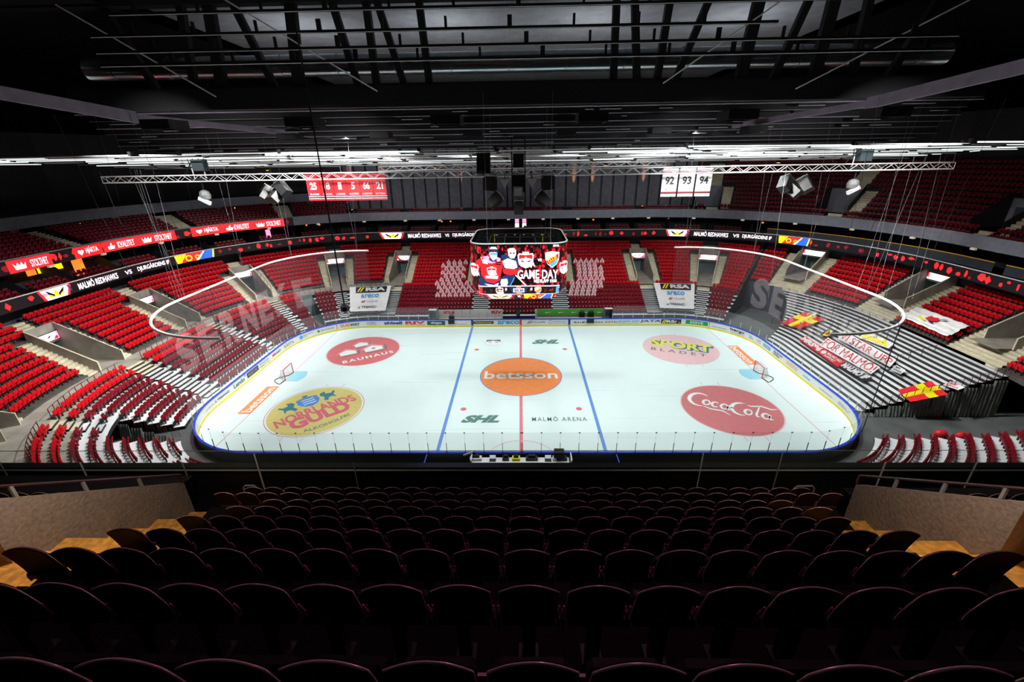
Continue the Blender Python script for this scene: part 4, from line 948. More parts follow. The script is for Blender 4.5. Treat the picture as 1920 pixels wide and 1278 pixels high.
def tfn(u0, t0, uv=(1, 0), vv=(0, 1)):
    def f(x, y, d=0):
        u = u0+x*uv[0]+y*vv[0]; t = t0+x*uv[1]+y*vv[1]
        k = 0.5+tslope*(t-3.0); return P(u, t, k+.16+d*.4)
    return f
def flag(key, lab):
    w, h_ = 4.4, 4.2; f = quadfn(QD[key], w, h_, .14)
    m_ = MB(); n = 16
    def col(i, j):
        x, y = (i+.5)/n, (j+.5)/n
        return YEL if (.36 < x < .64 or .50 < y < .76) else RED
    vs = [f(w*i/n, h_*j/n, .03*sin(i*1.3)) for j in range(n+1) for i in range(n+1)]
    for j in range(n):
        for i in range(n): m_.add([vs[j*(n+1)+i], vs[j*(n+1)+i+1], vs[(j+1)*(n+1)+i+1], vs[(j+1)*(n+1)+i]], [(0, 1, 2, 3)], col(i, j))
    tag(m_.obj('fan_flag'), lab, 'flag', 'red and yellow cross flags')
flag('flagfar', 'red flag with yellow cross at the far end of the white terrace'); flag('flagnear', 'red flag with yellow cross at the near end of the white terrace')
# banners on the terrace: text reads along +u when seen from the rink
def tban(key, w, h_, bg, items, lab, m2=None):
    f = quadfn(QD[key], w, h_, .13); m_ = MB(); n = max(2, int(w/1))
    if bg:
        for i in range(n): m_.quad(f(w*i/n, 0), f(w*(i+1)/n, 0), f(w*(i+1)/n, h_), f(w*i/n, h_), bg)
    for kind, *a in items:
        if kind == 't': put_text(m_, a[0], layer(f, .05), a[1], a[2], a[3], a[4], a[5], a[6] if len(a) > 6 else .03)
        else: shape(m_, a[0], layer(f, a[2] if len(a) > 2 else .03), a[1])
    return tag(m_.obj('supporter_banner'), lab, 'banner')
tban('vi', 8.6, 1.7, WHITE, [('t', 'VI STÅR UPP', .2, .15, 8.4, 1.5, RED, -.008)], 'white supporter banner with thin red letters, upper line across the terrace')
tban('for', 8.6, 1.7, WHITE, [('t', 'FÖR MALMÖ!', .2, .15, 8.4, 1.5, RED, -.008)], 'white supporter banner with thin red letters, lower line across the terrace')
tban('mrs', 6.2, 1.4, RED, [('t', 'MRS96', .15, .15, 3.2, 1.25, WHITE, .06), ('t', 'MALMÖ RED\nSUPPORT', 4.0, .15, 6.0, 1.25, WHITE, .03), ('s', circ(3.6, .7, .3, .45, 10), WHITE)], 'red supporter banner with white letters and number near the glass')
tban('mif', 4.6, 1.3, INK, [('t', 'MALMÖ IF', .15, .15, 4.4, 1.15, WHITE, .06)], 'black supporter banner with white letters near the glass')
tban('yel', 4.0, 1.7, WHITE, [('t', 'mmk', .2, .2, 3.8, 1.4, YEL, .08), ('s', circ(1.6, 1.0, .12, n=8), NAVY, .08), ('s', circ(2.9, .7, .12, n=8), NAVY, .08)], 'white banner with fat yellow letters high on the terrace')
tban('shield', 1.7, 1.5, INK, [('s', [(.45, .1), (1.25, .1), (1.35, .9), (1.2, 1.4), (.5, 1.4), (.35, .9)], YEL), ('s', [(.65, .4), (1.05, .3), (1.1, 1.0), (.7, 1.1)], RED, .06)], 'small black banner with a yellow and red shield on the terrace')
for (u, t, lab) in (('x1', 8.6, 'small banner beside the far cross flag'), ('x2', 6.0, 'black and white crossed banner right of the red lettering'), ('x3', 8.8, 'black and white crossed banner beside the near cross flag')):
    tban(u, 2.0, 1.7, None, [('s', [(.3, .3), (1.7, .3), (1.7, 1.4), (.3, 1.4)], WHITE), ('s', [(0, 0), (.25, 0), (.5, .3), (.3, .4)], INK), ('s', [(2, 0), (1.75, 0), (1.5, .3), (1.7, .4)], INK), ('s', [(0, 1.7), (.3, 1.7), (.55, 1.35), (.35, 1.2)], INK), ('s', [(2, 1.7), (1.7, 1.7), (1.45, 1.35), (1.65, 1.2)], INK), ('t', 'MFF\nUNGA', .45, .45, 1.55, 1.25, RED if t > 8.7 else INK, .02)], lab)
# shirts on the far seats
SH_W = mat('shirt_white', (.95, .74, .77), .7, noise=.08); SH_R = mat('shirt_red', (.75, .03, .06), .7, noise=.08)
sb = MB(); f = lambda x, y, d=0: Vector((x, -.02-d, y)); 
S_ = [(-.29, -.05), (.29, -.05), (.36, .12), (.27, .48), (.1, .6), (-.1, .6), (-.27, .48), (-.36, .12)]
sb.prism(S_, f, 0, -.07, SH_W); sb.prism([(-.2, -.04), (.2, -.04), (.2, .12), (-.2, .12)], f, .012, 0, SH_R); sb.prism(circ(0, .36, .1, n=10), f, .012, 0, SH_R)
sb.prism(circ(0, .68, .1, .12, 10), f, -.01, -.08, SH_W); sb.box((0, .03, -.1), (.36, .1, .2), SH_R)
sh0 = None
for s in (-1, 1):
    cnt = [6, 6, 6, 7, 6, 6, 5, 5, 4, 4] if s < 0 else [6, 6, 7, 7, 7, 7, 6, 6, 5, 6]
    x0 = [-12.9, -12.4, -12.9, -13.3, -12.7, -12.1, -12.7, -12.2, -12.8, -12.0] if s < 0 else [7.4, 7.6, 7.9, 7.9, 8.4, 8.3, 9.4, 9.4, 9.4, 9.9]
    for r in range(10):
        k = 4+r
        for i in range(cnt[r]):
            x = (x0[r]+i*.95)*(1.0 if s < 0 else .93); 
            if abs(x) < (9.0 if k >= 8 else 7.5): continue
            if sh0 is None: sh0 = sb.obj('team_shirt'); o = sh0
            else: o = sh0.copy(); COL.objects.link(o)
            o.location = (x, HY+R0+3.2+.8*k+.27, cz(k)+.42); o.scale = (1.05,)*3
            tag(o, 'white and red team shirt on a far seat %s of the scoreboard, row %s from the bottom, %s from the left' % ('left' if s < 0 else 'right', ordn(r), ordn(i)), 'shirt', 'team shirts on the far seats')
            o['label'] = 'team shirt %s of scoreboard, %s in %s row from bottom' % ('left' if s < 0 else 'right', ordn(i), ordn(r))

# ================================================================== PLAYERS' BENCHES (far side)
def bench(x0, x1, back_m, lab, items):
    g = empty('players_bench', lab, 'players bench', ((x0+x1)/2, 15, 0)); ox = (x0+x1)/2
    mb = MB(); mb.box((0, .9, .25), (x1-x0, 1.6, .12), MGREY); mb.obj('bench_floor', g)
    mb = MB(); mb.box((0, 1.35, .80), (x1-x0-.6, .35, .06), WOOD)
    for k in range(6): mb.box((-(x1-x0)/2+.6+k*(x1-x0-1.2)/5, 1.35, .5), (.08, .3, .5), STEEL_G)
    mb.obj('seat_plank', g)['label'] = 'pale wooden plank'
    mb = MB(); w = (x1-x0)
    for k in range(8): mb.box((-w/2+w/8*(k+.5), 2.0, 1.2), (w/8-.05, .05, 1.5), back_m if True else WHITE)
    for (xx, s_, m_, ww) in items: put_text(mb, s_, lambda x, y: Vector((x, 1.96, y)), xx-ww/2, 1.3, xx+ww/2, 1.75, m_, .04)
    mb.obj('back_panel', g); return g
BP = mat('bench_panel', (.62, .64, .64), .4, noise=.15); GP = mat('green_panel', (.07, .38, .04), .5, noise=.15)
bench(-12.2, -2.6, BP, 'left players bench with pale advert panels behind it', [(-3.1, 'INTRUM', RED, 1.6), (3.9, 'RIV', RED, 1.5)])
bench(2.1, 12.0, BP, 'right players bench with a green panel behind it', [])
mb = MB(); mb.box((7.1, 16.85, 1.5), (9.4, .06, .95), GP)
for k in range(5): mb.poly([Vector((3.6+k*1.9, 16.8, 1.35)), Vector((4.6+k*1.9, 16.8, 1.5)), Vector((3.6+k*1.9, 16.8, 1.5))], WHITE)
tag(mb.obj('green_banner'), 'long green banner fixed behind the right players bench', 'banner')
for s, x in ((-1, -12.6), (1, 12.5)):
    mb = MB(); pr_ = [(0, 0), (1.9, 0), (1.9, 1.7), (1.5, 2.15), (.8, 2.35), (0, 2.4)]
    for e in (-.55, .55):
        mb.add([(e, y+.2, z) for y, z in pr_], [tuple(range(6))], TARP)
    for j in range(1, 5): a, b = pr_[j], pr_[j+1]; mb.quad((-.55, a[0]+.2, a[1]), (.55, a[0]+.2, a[1]), (.55, b[0]+.2, b[1]), (-.55, b[0]+.2, b[1]), WHITE if j > 1 else BP)
    o = mb.obj('tunnel_cover'); o.location = (x, 15, 0.05); tag(o, 'pale curved hood over the players tunnel at the %s bench' % ('left' if s < 0 else 'right'), 'tunnel hood', 'tunnel hoods')
mb = MB(); mb.box((0, 0, 1.1), (.55, .6, 2.2), BLACK); mb.box((0, -.02, 2.25), (.75, .7, .12), BLACK); o = mb.obj('camera_booth'); o.location = (-.35, 16.0, 0); tag(o, 'black column between the two players benches at the centre line', 'column')
for i, (x, y, w, z0, h_) in enumerate(((-9.9, 15.4, .75, .0, 1.85), (8.9, 16.6, .8, .1, 1.75), (10.2, 16.6, .8, .1, 1.8))):
    mb = MB(); mb.box((0, 0, h_*.4), (w, .5, h_*.8), BLACK)
    for k in range(5): mb.tube([(-w*.35+k*w*.17, 0, h_*.75), (-w*.38+k*w*.19, .03, h_)], .03, BLACK, 5)
    o = mb.obj('stick_rack'); o.location = (x, y, z0); tag(o, 'black stick rack at the benches, %s from the left' % ordn(i), 'rack', 'black stick racks')
for i, x in enumerate((-9.9, 9.9)):
    mb = MB(); mb.box((0, 0, 0), (1.0 if i else .9, .05, .62), BLACK); mb.box((0, .1, .33), (1.1, .3, .05), BLACK); o = mb.obj('board_cover'); o.location = (x, 14.93, .78); tag(o, 'black cover hung on the boards in front of the %s bench' % ('left', 'right')[i], 'cover')
# ================================================================== TIMEKEEPERS AND PENALTY BOXES (near side)
g = empty('timekeeper_table', 'long officials table with screens behind the near boards', 'table', (0, -15.75, 0))
mb = MB(); mb.box((-.05, 0, .86), (7.4, .7, .05), CLOTH); mb.box((-.05, -.36, .45), (7.4, .04, .82), WHITE); mb.obj('table_top', g)
for k in range(5):
    mb = MB(); mb.box((-3.5+k*1.72, .1, .42), (.06, .5, .84), STEEL_B); mb.obj('leg', g)
for i, (x, w, c) in enumerate(((-2.2, .5, 'white-screened'), (2.05, .5, 'white-screened'))):
    g = empty('laptop', 'open laptop on the near officials table, %s half' % ('left', 'right')[i], 'laptop', (x, -15.75, .885), 'laptops')
    mb = MB(); mb.box((0, 0, .01), (.5, .35, .02), STEEL_B); mb.obj('keyboard', g)
    mb = MB(); mb.box((0, .2, .2), (.5, .02, .34), STEEL_B); mb.box((0, .186, .2), (.46, .005, .3), mat('lit_screen', (.7, .8, .9), .4, emit=.6)); mb.obj('screen', g)
for i, (x, w, m) in enumerate(((-3.5, .9, WHITEM), (-1.2, .5, BLACK), (-.4, .6, YEL), (.8, .9, BLACK), (3.1, .8, BLACK), (2.6, .4, WHITEM))):
    mb = MB(); mb.box((0, 0, .1), (w, .4, .2), m); mb.box((0, .05, .28), (w*.6, .25, .16), STEEL_B); mb.tube([(w*.3, 0, .2), (w*.3, -.1, .5)], .015, BLACK, 4); o = mb.obj('desk_device'); o.location = (x, -15.62, .89); tag(o, 'small %s device on the near officials table, %s from the left' % ('yellow' if m is YEL else 'white' if m is WHITEM else 'black', ordn([-3.5, -1.2, -.4, .8, 2.6, 3.1].index(x))), 'device', 'devices on the officials table')
mb = MB(); mb.box((0, 0, 0), (1.0, .06, .12), WHITEM, rot=Matrix.Rotation(-.4, 3, 'Y')); mb.box((0, 0, -.16), (1.0, .06, .12), BLACK, rot=Matrix.Rotation(-.4, 3, 'Y')); o = mb.obj('folded_sign'); o.location = (-4.0, -15.45, 1.32); tag(o, 'tilted black and white striped board at the left end of the officials table', 'board')
mb = MB(); mb.box((0, 0, 0), (.75, .55, .5), BLACK); mb.tube([(0, 0, -.2), (0, 0, -1.1)], .04, BLACK, 6); o = mb.obj('tv_monitor'); o.location = (2.9, -15.5, 1.35); tag(o, 'black boxy monitor standing by the near boards right of centre', 'monitor')
for s in (-1, 1):
    g = empty('penalty_box', 'penalty box with blue rail and white bench %s of the officials' % ('left' if s < 0 else 'right'), 'penalty box', (s*6.0, -16.0, 0), 'penalty boxes')
    mb = MB(); mb.box((0, .15, .45), (2.6, .35, .06), CLOTH); mb.box((-1.1, .15, .2), (.06, .3, .42), STEEL_B); mb.box((1.1, .15, .2), (.06, .3, .42), STEEL_B); mb.obj('bench', g)
    for e in (-2.2 if s > 0 else 2.2,):
        mb = MB(); mb.box((e, .2, .65), (.08, 1.0, 1.3), WHITEM); mb.obj('side_panel', g)
    mb = MB()
    for k in range(22): mb.box((-2.1+k*.2, -.6, .75), (.025, .025, .75), STEEL_B)
    mb.box((0, -.6, 1.13), (4.4, .04, .04), STEEL_B); mb.obj('barred_fence', g)
mb = MB(); mb.box((0, -16.85, 1.05), (14.8, .08, .08), BLUE); mb.box((0, -16.85, .5), (14.8, .06, .9), INK)
for x in (-7.35, 7.35): mb.box((x, -16.05, 1.05), (.08, 1.6, .08), BLUE)
tag(mb.obj('blue_rail'), 'blue rail closing the back of the penalty boxes and officials area', 'railing')
mb = MB(); mb.box((0, -17.9, .5), (44, .05, 1.0), BLACK); mb.box((-14.4, -15.9, .3), (14, .06, .6), BLACK); mb.box((14.4, -15.9, .3), (14, .06, .6), BLACK); struct(mb.obj('wall_near_boards'))

# ================================================================== SCOREBOARD
SBH, SBR = 4.4, 1.55
def sbp(s, off, z, taper=0):
    """outline of the scoreboard: s=0 at the middle of the front, + to the right"""
    h = SBH+off-taper; r = SBR; fl = h-r; q = pi/2*r; per = 4*(2*fl+q); s = (s+per/2) % per-per/2
    sg = 1 if s >= 0 else -1; a = abs(s)
    if a < fl: x, y = a, -h
    elif a < fl+q: t = (a-fl)/r; x, y = fl+r*sin(t), -fl-r*cos(t)
    elif a < 3*fl+q: x, y = h, -fl+(a-fl-q)
    elif a < 3*fl+2*q: t = (a-3*fl-q)/r; x, y = fl+r*cos(t), fl+r*sin(t)
    else: x, y = fl-(a-3*fl-2*q), h
    return Vector((sg*x-.12, y, z))
SBT, SBB = 15.25, 10.15
per = 4*(2*(SBH-SBR)+pi/2*SBR); ss = [per*i/80-per/2 for i in range(81)]
sb_ = empty('scoreboard', 'big four-sided video scoreboard cube hanging over centre ice', 'scoreboard', (0, 0, 0))
mb = MB()
lv = [(0, SBT, 0), (0, 11.0, 0), (0, 10.72, .22), (0, SBB, .5), (-.5, SBB, .5), (-.4, 10.9, 0), (-.35, SBT, 0)]
for j in range(len(lv)-1):
    vs = [];
    for s in ss: vs += [sbp(s, lv[j][0], lv[j][1], lv[j][2]), sbp(s, lv[j+1][0], lv[j+1][1], lv[j+1][2])]
    mb.add(vs, [(2*i, 2*i+1, 2*i+3, 2*i+2) for i in range(80)], L_BLACK if j < 3 else STEEL_B)
mb.obj('screen_housing', sb_)
mb = MB(); mb.tube([sbp(s, .0, SBT+.03) for s in ss[:-1]], .07, WHITEM, 6, closed=True); mb.obj('top_rim', sb_)['label'] = 'white top rim'
mb = MB()
for y in (-3.6, -3.2, 1.5, 3.4): mb.tube([(-3.6, y, SBT-.35), (3.4, y, SBT-.35)], .06, ALU if y < -3 else STEEL_B, 5)
for x in (-3, -1.5, 0, 1.5, 3): mb.tube([(x, -4, SBT-.5), (x, 4, SBT-.5)], .05, STEEL_B, 5)
for k in range(11): mb.box((-3.2+k*.62, -3.4, SBT-.28), (.45, .5, .12), ALU)
mb.obj('inner_frame', sb_)
dot = mat('pilot_dot', (.5, .55, .6), .4, emit=.3)
mb = MB()
for k in range(8):
    for z in (14.7, 13.6): mb.box((-3.4+k*.95, 3.98, z), (.14, .03, .08), dot)
mb.obj('service_lights', sb_)
for x in (-2.7, 2.4):
    mb = MB(); mb.tube([(x, 3.6, SBT-1.2), (x, 3.6, SBT-.5), (x+.2, 3.6, SBT-.4)], .06, YEL, 5); mb.obj('hoist_hook', sb_)['label'] = 'yellow hoist hook'
def sbf(x, y, d=0):
    # straight part 1:1; past it follow the rounded corner
    t = 0 if y > 11.0 else (11-y)*.6
    return sbp(x, d*.4+.01, y, min(t, .5))
X_ = lambda px: (px-808)/700*4.72
Z_ = lambda py: SBT-(py-325)/805*(SBT-SBB)
def sbq(mb, pts, d, m): shape(mb, pts, lambda x, y: sbf(X_(x), Z_(y), d), m)
CURVE_STEP[0] = 60; R = random.Random(5); mb = MB()
for side in range(4):
    s0 = side*per/4
    for i in range(520):
        x = R.uniform(-4.1, 4.1); z = R.uniform(SBB+.05, SBT-.15); w = R.uniform(.05, .19); h_ = R.uniform(.08, .3); n = R.choice([5, 6, 7])
        pts = [(x+w*cos(2*pi*k/n)*R.uniform(.6, 1), max(SBB+.01, min(SBT-.08, z+h_*sin(2*pi*k/n)*R.uniform(.6, 1)))) for k in range(n)]
        o_ = .004+.0001*i; mb.poly([sbp(s0+a, o_, b, 0 if b > 11 else min(.5, (11-b)*.6)) for a, b in pts], R.choice([L_RED, L_DRED, L_DRED, L_DRED, L_RED, L_BLACK]))
cp = mb.obj('crowd_picture', sb_); cp['label'] = 'red and black crowd picture'; cp['kind'] = 'stuff'
D0 = .15
mb = MB(); q = lambda pts, d, m: sbq(mb, pts, D0+d, m)
# player in front: red sweater, helmet
q([(230, 560), (330, 500), (420, 485), (520, 500), (600, 560), (580, 700), (545, 840), (470, 880), (370, 850), (300, 760), (300, 640), (240, 690)], .02, L_RED)
q([(280, 760), (370, 850), (470, 880), (550, 850), (530, 925), (270, 920)], .03, L_NAVY); q([(340, 880), (470, 905), (535, 870), (520, 925), (420, 925)], .04, L_WHITE)
q([(300, 500), (400, 480), (450, 550), (500, 490), (570, 520), (560, 560), (450, 590), (330, 570)], .03, L_PINK); q([(320, 530), (400, 545), (395, 600), (330, 585)], .04, L_WHITE)
q([(415, 430), (430, 500), (470, 550), (520, 520), (530, 430)], .05, L_SKIN); q([(420, 495), (470, 555), (520, 520), (515, 560), (460, 570), (415, 540)], .04, L_NAVY)
q([(410, 440), (410, 385), (440, 355), (500, 350), (535, 385), (538, 440), (520, 445), (515, 410), (430, 410), (428, 445)], .06, L_NAVY); q([(425, 385), (450, 355), (510, 360), (530, 390)], .07, L_WHITE); q([(432, 440), (528, 440), (528, 470), (432, 470)], .07, L_SKY)
q([(440, 490), (450, 500), (500, 500), (505, 480)], .08, L_WHITE)
q([(355, 765), (530, 770), (520, 815), (360, 800)], .05, L_WHITE); q([(500, 560), (575, 570), (570, 585), (500, 575)], .05, L_INK); q([(500, 590), (575, 600), (570, 615), (500, 605)], .05, L_INK)
# second player: white and navy
q([(570, 480), (640, 455), (700, 500), (790, 520), (810, 640), (760, 720), (640, 700), (590, 640), (600, 560)], .01, L_NAVY); q([(590, 560), (660, 520), (770, 560), (790, 650), (700, 690), (620, 650)], .02, L_WHITE)
q([(665, 400), (690, 378), (750, 378), (775, 410), (770, 480), (745, 520), (700, 520), (672, 480)], .04, L_WHITE); q([(685, 430), (760, 430), (750, 500), (720, 520), (695, 500)], .05, L_SKIN); q([(690, 440), (715, 440), (715, 455), (690, 455)], .06, L_INK); q([(730, 440), (755, 440), (755, 455), (730, 455)], .06, L_INK)
q([(590, 690), (660, 660), (790, 680), (790, 740), (700, 760), (610, 740)], .05, L_RED); q([(560, 800), (620, 760), (700, 760), (760, 780), (740, 850), (690, 925), (600, 925), (530, 880)], .02, L_NAVY)
q([(570, 820), (650, 810), (660, 870), (640, 925), (570, 925), (560, 870)], .05, L_WHITE); q([(755, 760), (770, 755), (910, 910), (900, 922)], .07, L_WHITE); q([(745, 790), (755, 790), (690, 925), (680, 925)], .07, L_SKY)
mb.obj('players_picture', sb_)['label'] = 'two ice hockey players, front one in a red sweater'
CURVE_STEP[0] = .4
for cx, cy, s in ((900, 545, 1.45), (445, 700, .85), (178, 690, 1.2), (1437, 670, 1.2)):
    mb = MB(); hawk(mb, lambda x, y, d=0: sbf(x, y, D0+.12+d), X_(cx), Z_(cy), s); mb.obj('team_emblem', sb_)['label'] = 'white and red bird-head crest'
mb = MB(); dif_shield(mb, lambda x, y, d=0: sbf(x, y, D0+.1+d), X_(1250), Z_(540), 1.45); mb.obj('team_emblem', sb_)['label'] = 'red, yellow and blue shield'
mb = MB(); CURVE_STEP[0] = 60; w_ = lambda d: (lambda x, y: sbf(X_(x), Z_(y), D0+d))
put_text(mb, 'GAME DAY', w_(.16), 790, 815, 1335, 685, L_WHITE, .02); put_text(mb, 'NEDSLÄPP 19:00', w_(.16), 1010, 872, 1315, 825, L_WHITE, .03)
put_text(mb, 'VS', w_(.16), 1055, 565, 1110, 525, L_WHITE, .04); put_text(mb, 'SHL', w_(.16), 1255, 362, 1345, 335, L_WHITE, .06, shear=-.3); mb.obj('lettering', sb_)['label'] = 'white game day lettering'
mb = MB(); q = lambda pts, d, m: sbq(mb, pts, D0+d, m)
for a, b in ((255, 500), (500, 640), (640, 800), (800, 980), (980, 1130), (1130, 1362)): q([(a, 915), (b, 915), (b, 1052), (a, 1052)], .08, L_WHITE); q([(a+(6 if a == 255 else 0), 928), (b-(6 if b == 1362 else 0), 928), (b-(6 if b == 1362 else 0), 1044), (a+(6 if a == 255 else 0), 1044)], .1, L_INK)
q([(262, 928), (310, 928), (310, 1044), (262, 1044)], .12, L_RED); q([(1312, 928), (1355, 928), (1355, 1044), (1312, 1044)], .12, L_SKY)
q([(670, 925), (935, 925), (890, 1020), (860, 1044), (745, 1044), (715, 1020)], .13, L_NAVY); q([(730, 955), (880, 955), (880, 1015), (730, 1015)], .15, L_WHITE)
put_text(mb, '50:30', w_(.18), 742, 1008, 870, 962, L_NAVY, .05); q([(770, 925), (835, 925), (835, 948), (770, 948)], .16, L_OR); q([(775, 1022), (840, 1022), (840, 1044), (775, 1044)], .16, L_OR)
put_text(mb, '0', w_(.16), 620, 985, 645, 945, L_WHITE, .05); put_text(mb, '0', w_(.16), 962, 985, 990, 945, L_WHITE, .05); mb.obj('score_panel', sb_)['label'] = 'black score strip reading 0, 50:30, 0'
CURVE_STEP[0] = .4; mb = MB(); hawk(mb, lambda x, y, d=0: sbf(x, y, D0+.2+d), X_(545), Z_(990), .7); dif_shield(mb, lambda x, y, d=0: sbf(x, y, D0+.2+d), X_(1065), Z_(988), .68); mb.obj('team_emblem', sb_)['label'] = 'two small club crests'
mb = MB(); eyes(mb, lambda x, y, d=0: sbf(x, y, D0+.3+d), X_(345), X_(755), SBB+.02, Z_(1052)); dif_strip(mb, lambda x, y, d=0: sbf(x, y, D0+.3+d), X_(870), X_(1275), SBB+.02, Z_(1052)); put_text(mb, 'VS', w_(.3), 785, 1105, 828, 1065, L_WHITE, .04)
mb.obj('lower_strip', sb_)['label'] = 'hawk eyes and club stripes along the bottom edge'
CURVE_STEP[0] = None
for x, y in ((-2.9, -3.9), (2.7, -3.9), (-2.9, 3.9), (2.7, 3.9)): mb = MB(); mb.tube([(x, y, SBT-.4), (x*.98, y, 27)], .011, MGREY, 4); mb.obj('hanging_cable', sb_)

# ================================================================== TRUSSES, SPEAKERS, BANNERS IN THE AIR
def truss(name, p, q, w, m, lab, grp=None, r=.04, seg=.85):
    p = Vector(p); q = Vector(q); L = (q-p).length; d = (q-p)/L; sidev = Vector((-d.y, d.x, 0)); mb = MB()
    ch = [(a*w/2, b*w/2) for a, b in ((-1, -1), (1, -1), (1, 1), (-1, 1))]
    C_ = lambda i, x: p+d*x+sidev*ch[i][0]+Vector((0, 0, ch[i][1]))
    for i in range(4): mb.tube([C_(i, 0), C_(i, L)], r, m, 5)
    n = max(2, int(L/seg)); 
    for k in range(n):
        x0, x1 = L*k/n, L*(k+1)/n
        for i, j in ((0, 3), (1, 2), (0, 1), (3, 2)):
            a, b = (i, j) if k % 2 else (j, i); mb.tube([C_(a, x0), C_(b, x1)], r*.55, m, 3)
    for x in (0, L):
        for i in range(4): mb.tube([C_(i, x), C_((i+1) % 4, x)], r*.6, m, 3)
    o = mb.obj(name); return tag(o, lab, 'truss', grp)
truss('lighting_truss', (-43.0, 4.3, 20.72), (42.9, 4.3, 20.92), .6, ALU, 'very long bright lattice truss crossing the whole picture above the numbered banners', 'lattice trusses', .055)
truss('lighting_truss', (-18.8, 19, 21.15), (19.2, 19, 21.3), .5, ALU, 'shorter bright lattice truss behind the long one, in front of the dark drapes', 'lattice trusses', .045)
for i, (x0, x1) in enumerate(((29, 36.5), (37.5, 44.5), (52.5, 60), (61, 71))):
    mb = MB(); mb.tube([(x0, 22, 22.0), (x1, 22, 22.05)], .09, ALU, 6); tag(mb.obj('rigging_pipe'), 'short bright pipe above the right upper stand, %s from the left' % ordn(i), 'pipe', 'short pipes over the right stand')
NUMS = [('25', 'SLOBB'), ('18', 'SYLVEGÅRD'), ('1', 'LINDMARK'), ('5', 'NORDSTRÖM'), ('66', 'LOOTS'), ('21', 'MATTSSON')]
for i, (n_, nm) in enumerate(NUMS):
    x0 = -22.75+i*1.425; z0, z1 = 18.25, 20.9; y = 5.9; w = 1.385; mb = MB(); mb.box((x0+w/2, y, (z0+z1)/2), (w, .03, z1-z0), RED)
    o = mb.obj('retired_number_banner'); tag(o, 'red hanging banner with white number %s' % n_, 'banner', 'red number banners')
    tb = MB(); f = lambda x, y_: Vector((x0+x, y-.022, z0+y_)); cw = .34*len(n_)
    put_text(tb, n_, f, w/2-cw/2-.02, 1.12, w/2+cw/2+.02, 1.85, WHITE, .04); put_text(tb, nm, f, .2, .58, w-.2, .76, WHITE, .02)
    tb.quad(f(0, .38), f(w, .38), f(w, .46), f(0, .46), WHITE); tb.quad(f(0, .26), f(w, .26), f(w, .38), f(0, .38), INK); tb.quad(f(0, .18), f(w, .18), f(w, .26), f(0, .26), WHITE); tb.obj('number_print', o)
for i, (n_, nm) in enumerate((('92', 'SM-GULD'), ('93', 'EUROPA-\nGULD'), ('94', 'SM-GULD'))):
    x0 = 14.95+i*1.78; z0, z1 = 18.2, 21.0; y = 5.9; w = 1.6; mb = MB(); mb.box((x0+w/2, y, (z0+z1)/2), (w, .03, z1-z0), CLOTH)
    o = mb.obj('title_banner'); tag(o, 'white hanging banner with black number %s' % n_, 'banner', 'white title banners')
    tb = MB(); f = lambda x, y_: Vector((x0+x, y-.022, z0+y_))
    put_text(tb, n_, f, .34, 1.2, w-.34, 2.0, INK, .03); put_text(tb, nm, f, .32, .62, w-.32, .82 if i != 1 else 1.05, MGREY, .01)
    tb.quad(f(0, 2.22), f(w, 2.22), f(w, 2.32), f(0, 2.32), BLUE); tb.quad(f(0, 2.32), f(w, 2.32), f(w, 2.42), f(0, 2.42), RED)
    tb.quad(f(0, .3), f(w, .3), f(w, .4), f(0, .4), INK); tb.quad(f(0, .4), f(w, .4), f(w, .5), f(0, .5), RED); tb.obj('number_print', o)
SPW = mat('speaker_grey', (.88, .92, .88), .45, noise=.1); SPG = mat('speaker_mid', (.22, .24, .24), .5, noise=.1)
def speaker(loc, rx, ry, rz, sz, lab, top=SPW, grp='loudspeakers of the central cluster'):
    g = empty('loudspeaker', lab, 'loudspeaker', loc, grp); w, d, h_ = sz
    mb = MB(); mb.add([(-w/2, d/2, -h_/2), (w/2, d/2, -h_/2), (w*.38, -d/2, -h_/2), (-w*.38, -d/2, -h_/2), (-w/2, d/2, h_/2), (w/2, d/2, h_/2), (w*.38, -d/2, h_/2), (-w*.38, -d/2, h_/2)], [(0, 1, 2, 3), (0, 4, 5, 1), (1, 5, 6, 2), (2, 6, 7, 3), (3, 7, 4, 0)], BLACK); mb.obj('cabinet', g)
    mb = MB(); mb.box((0, 0, h_/2+.02), (w*.98, d*1.02, .05), top); mb.obj('top_panel', g)['label'] = 'pale top panel'
    mb = MB(); mb.tube([(-w/2-.04, 0, 0), (-w/2-.04, 0, h_/2+.3), (w/2+.04, 0, h_/2+.3), (w/2+.04, 0, 0)], .03, STEEL_B, 4); mb.obj('bracket', g)
    g.rotation_euler = (rx, ry, rz); return g
D_ = 42.0
speaker((-2.75, 0, 20.05), -.1, 0, -.5, (1.0, .9, 1.25), 'upper left black loudspeaker with pale top under the central truss'); speaker((2.65, 0, 20.05), -.1, 0, .5, (1.0, .9, 1.25), 'upper right black loudspeaker with pale top under the central truss')
speaker((-2.35, -.3, 18.6), -.5, .75, -.4, (1.0, .9, 1.3), 'lower left tilted loudspeaker of the central cluster'); speaker((2.2, -.3, 18.6), -.5, -.75, .4, (1.0, .9, 1.3), 'lower right tilted loudspeaker of the central cluster')
speaker((-.1, -.8, 17.95), -.25, 0, 0, (.85, .8, 1.1), 'pale box speaker at the bottom middle of the central cluster')
mb = MB(); mb.box((0, 0, 0), (.9, .6, 1.1), SPG); mb.box((0, -.31, .1), (.7, .02, .7), SPW); o = mb.obj('projector'); o.location = (-.15, -.6, 19.25); tag(o, 'rounded grey projector box in the middle of the central cluster', 'projector')
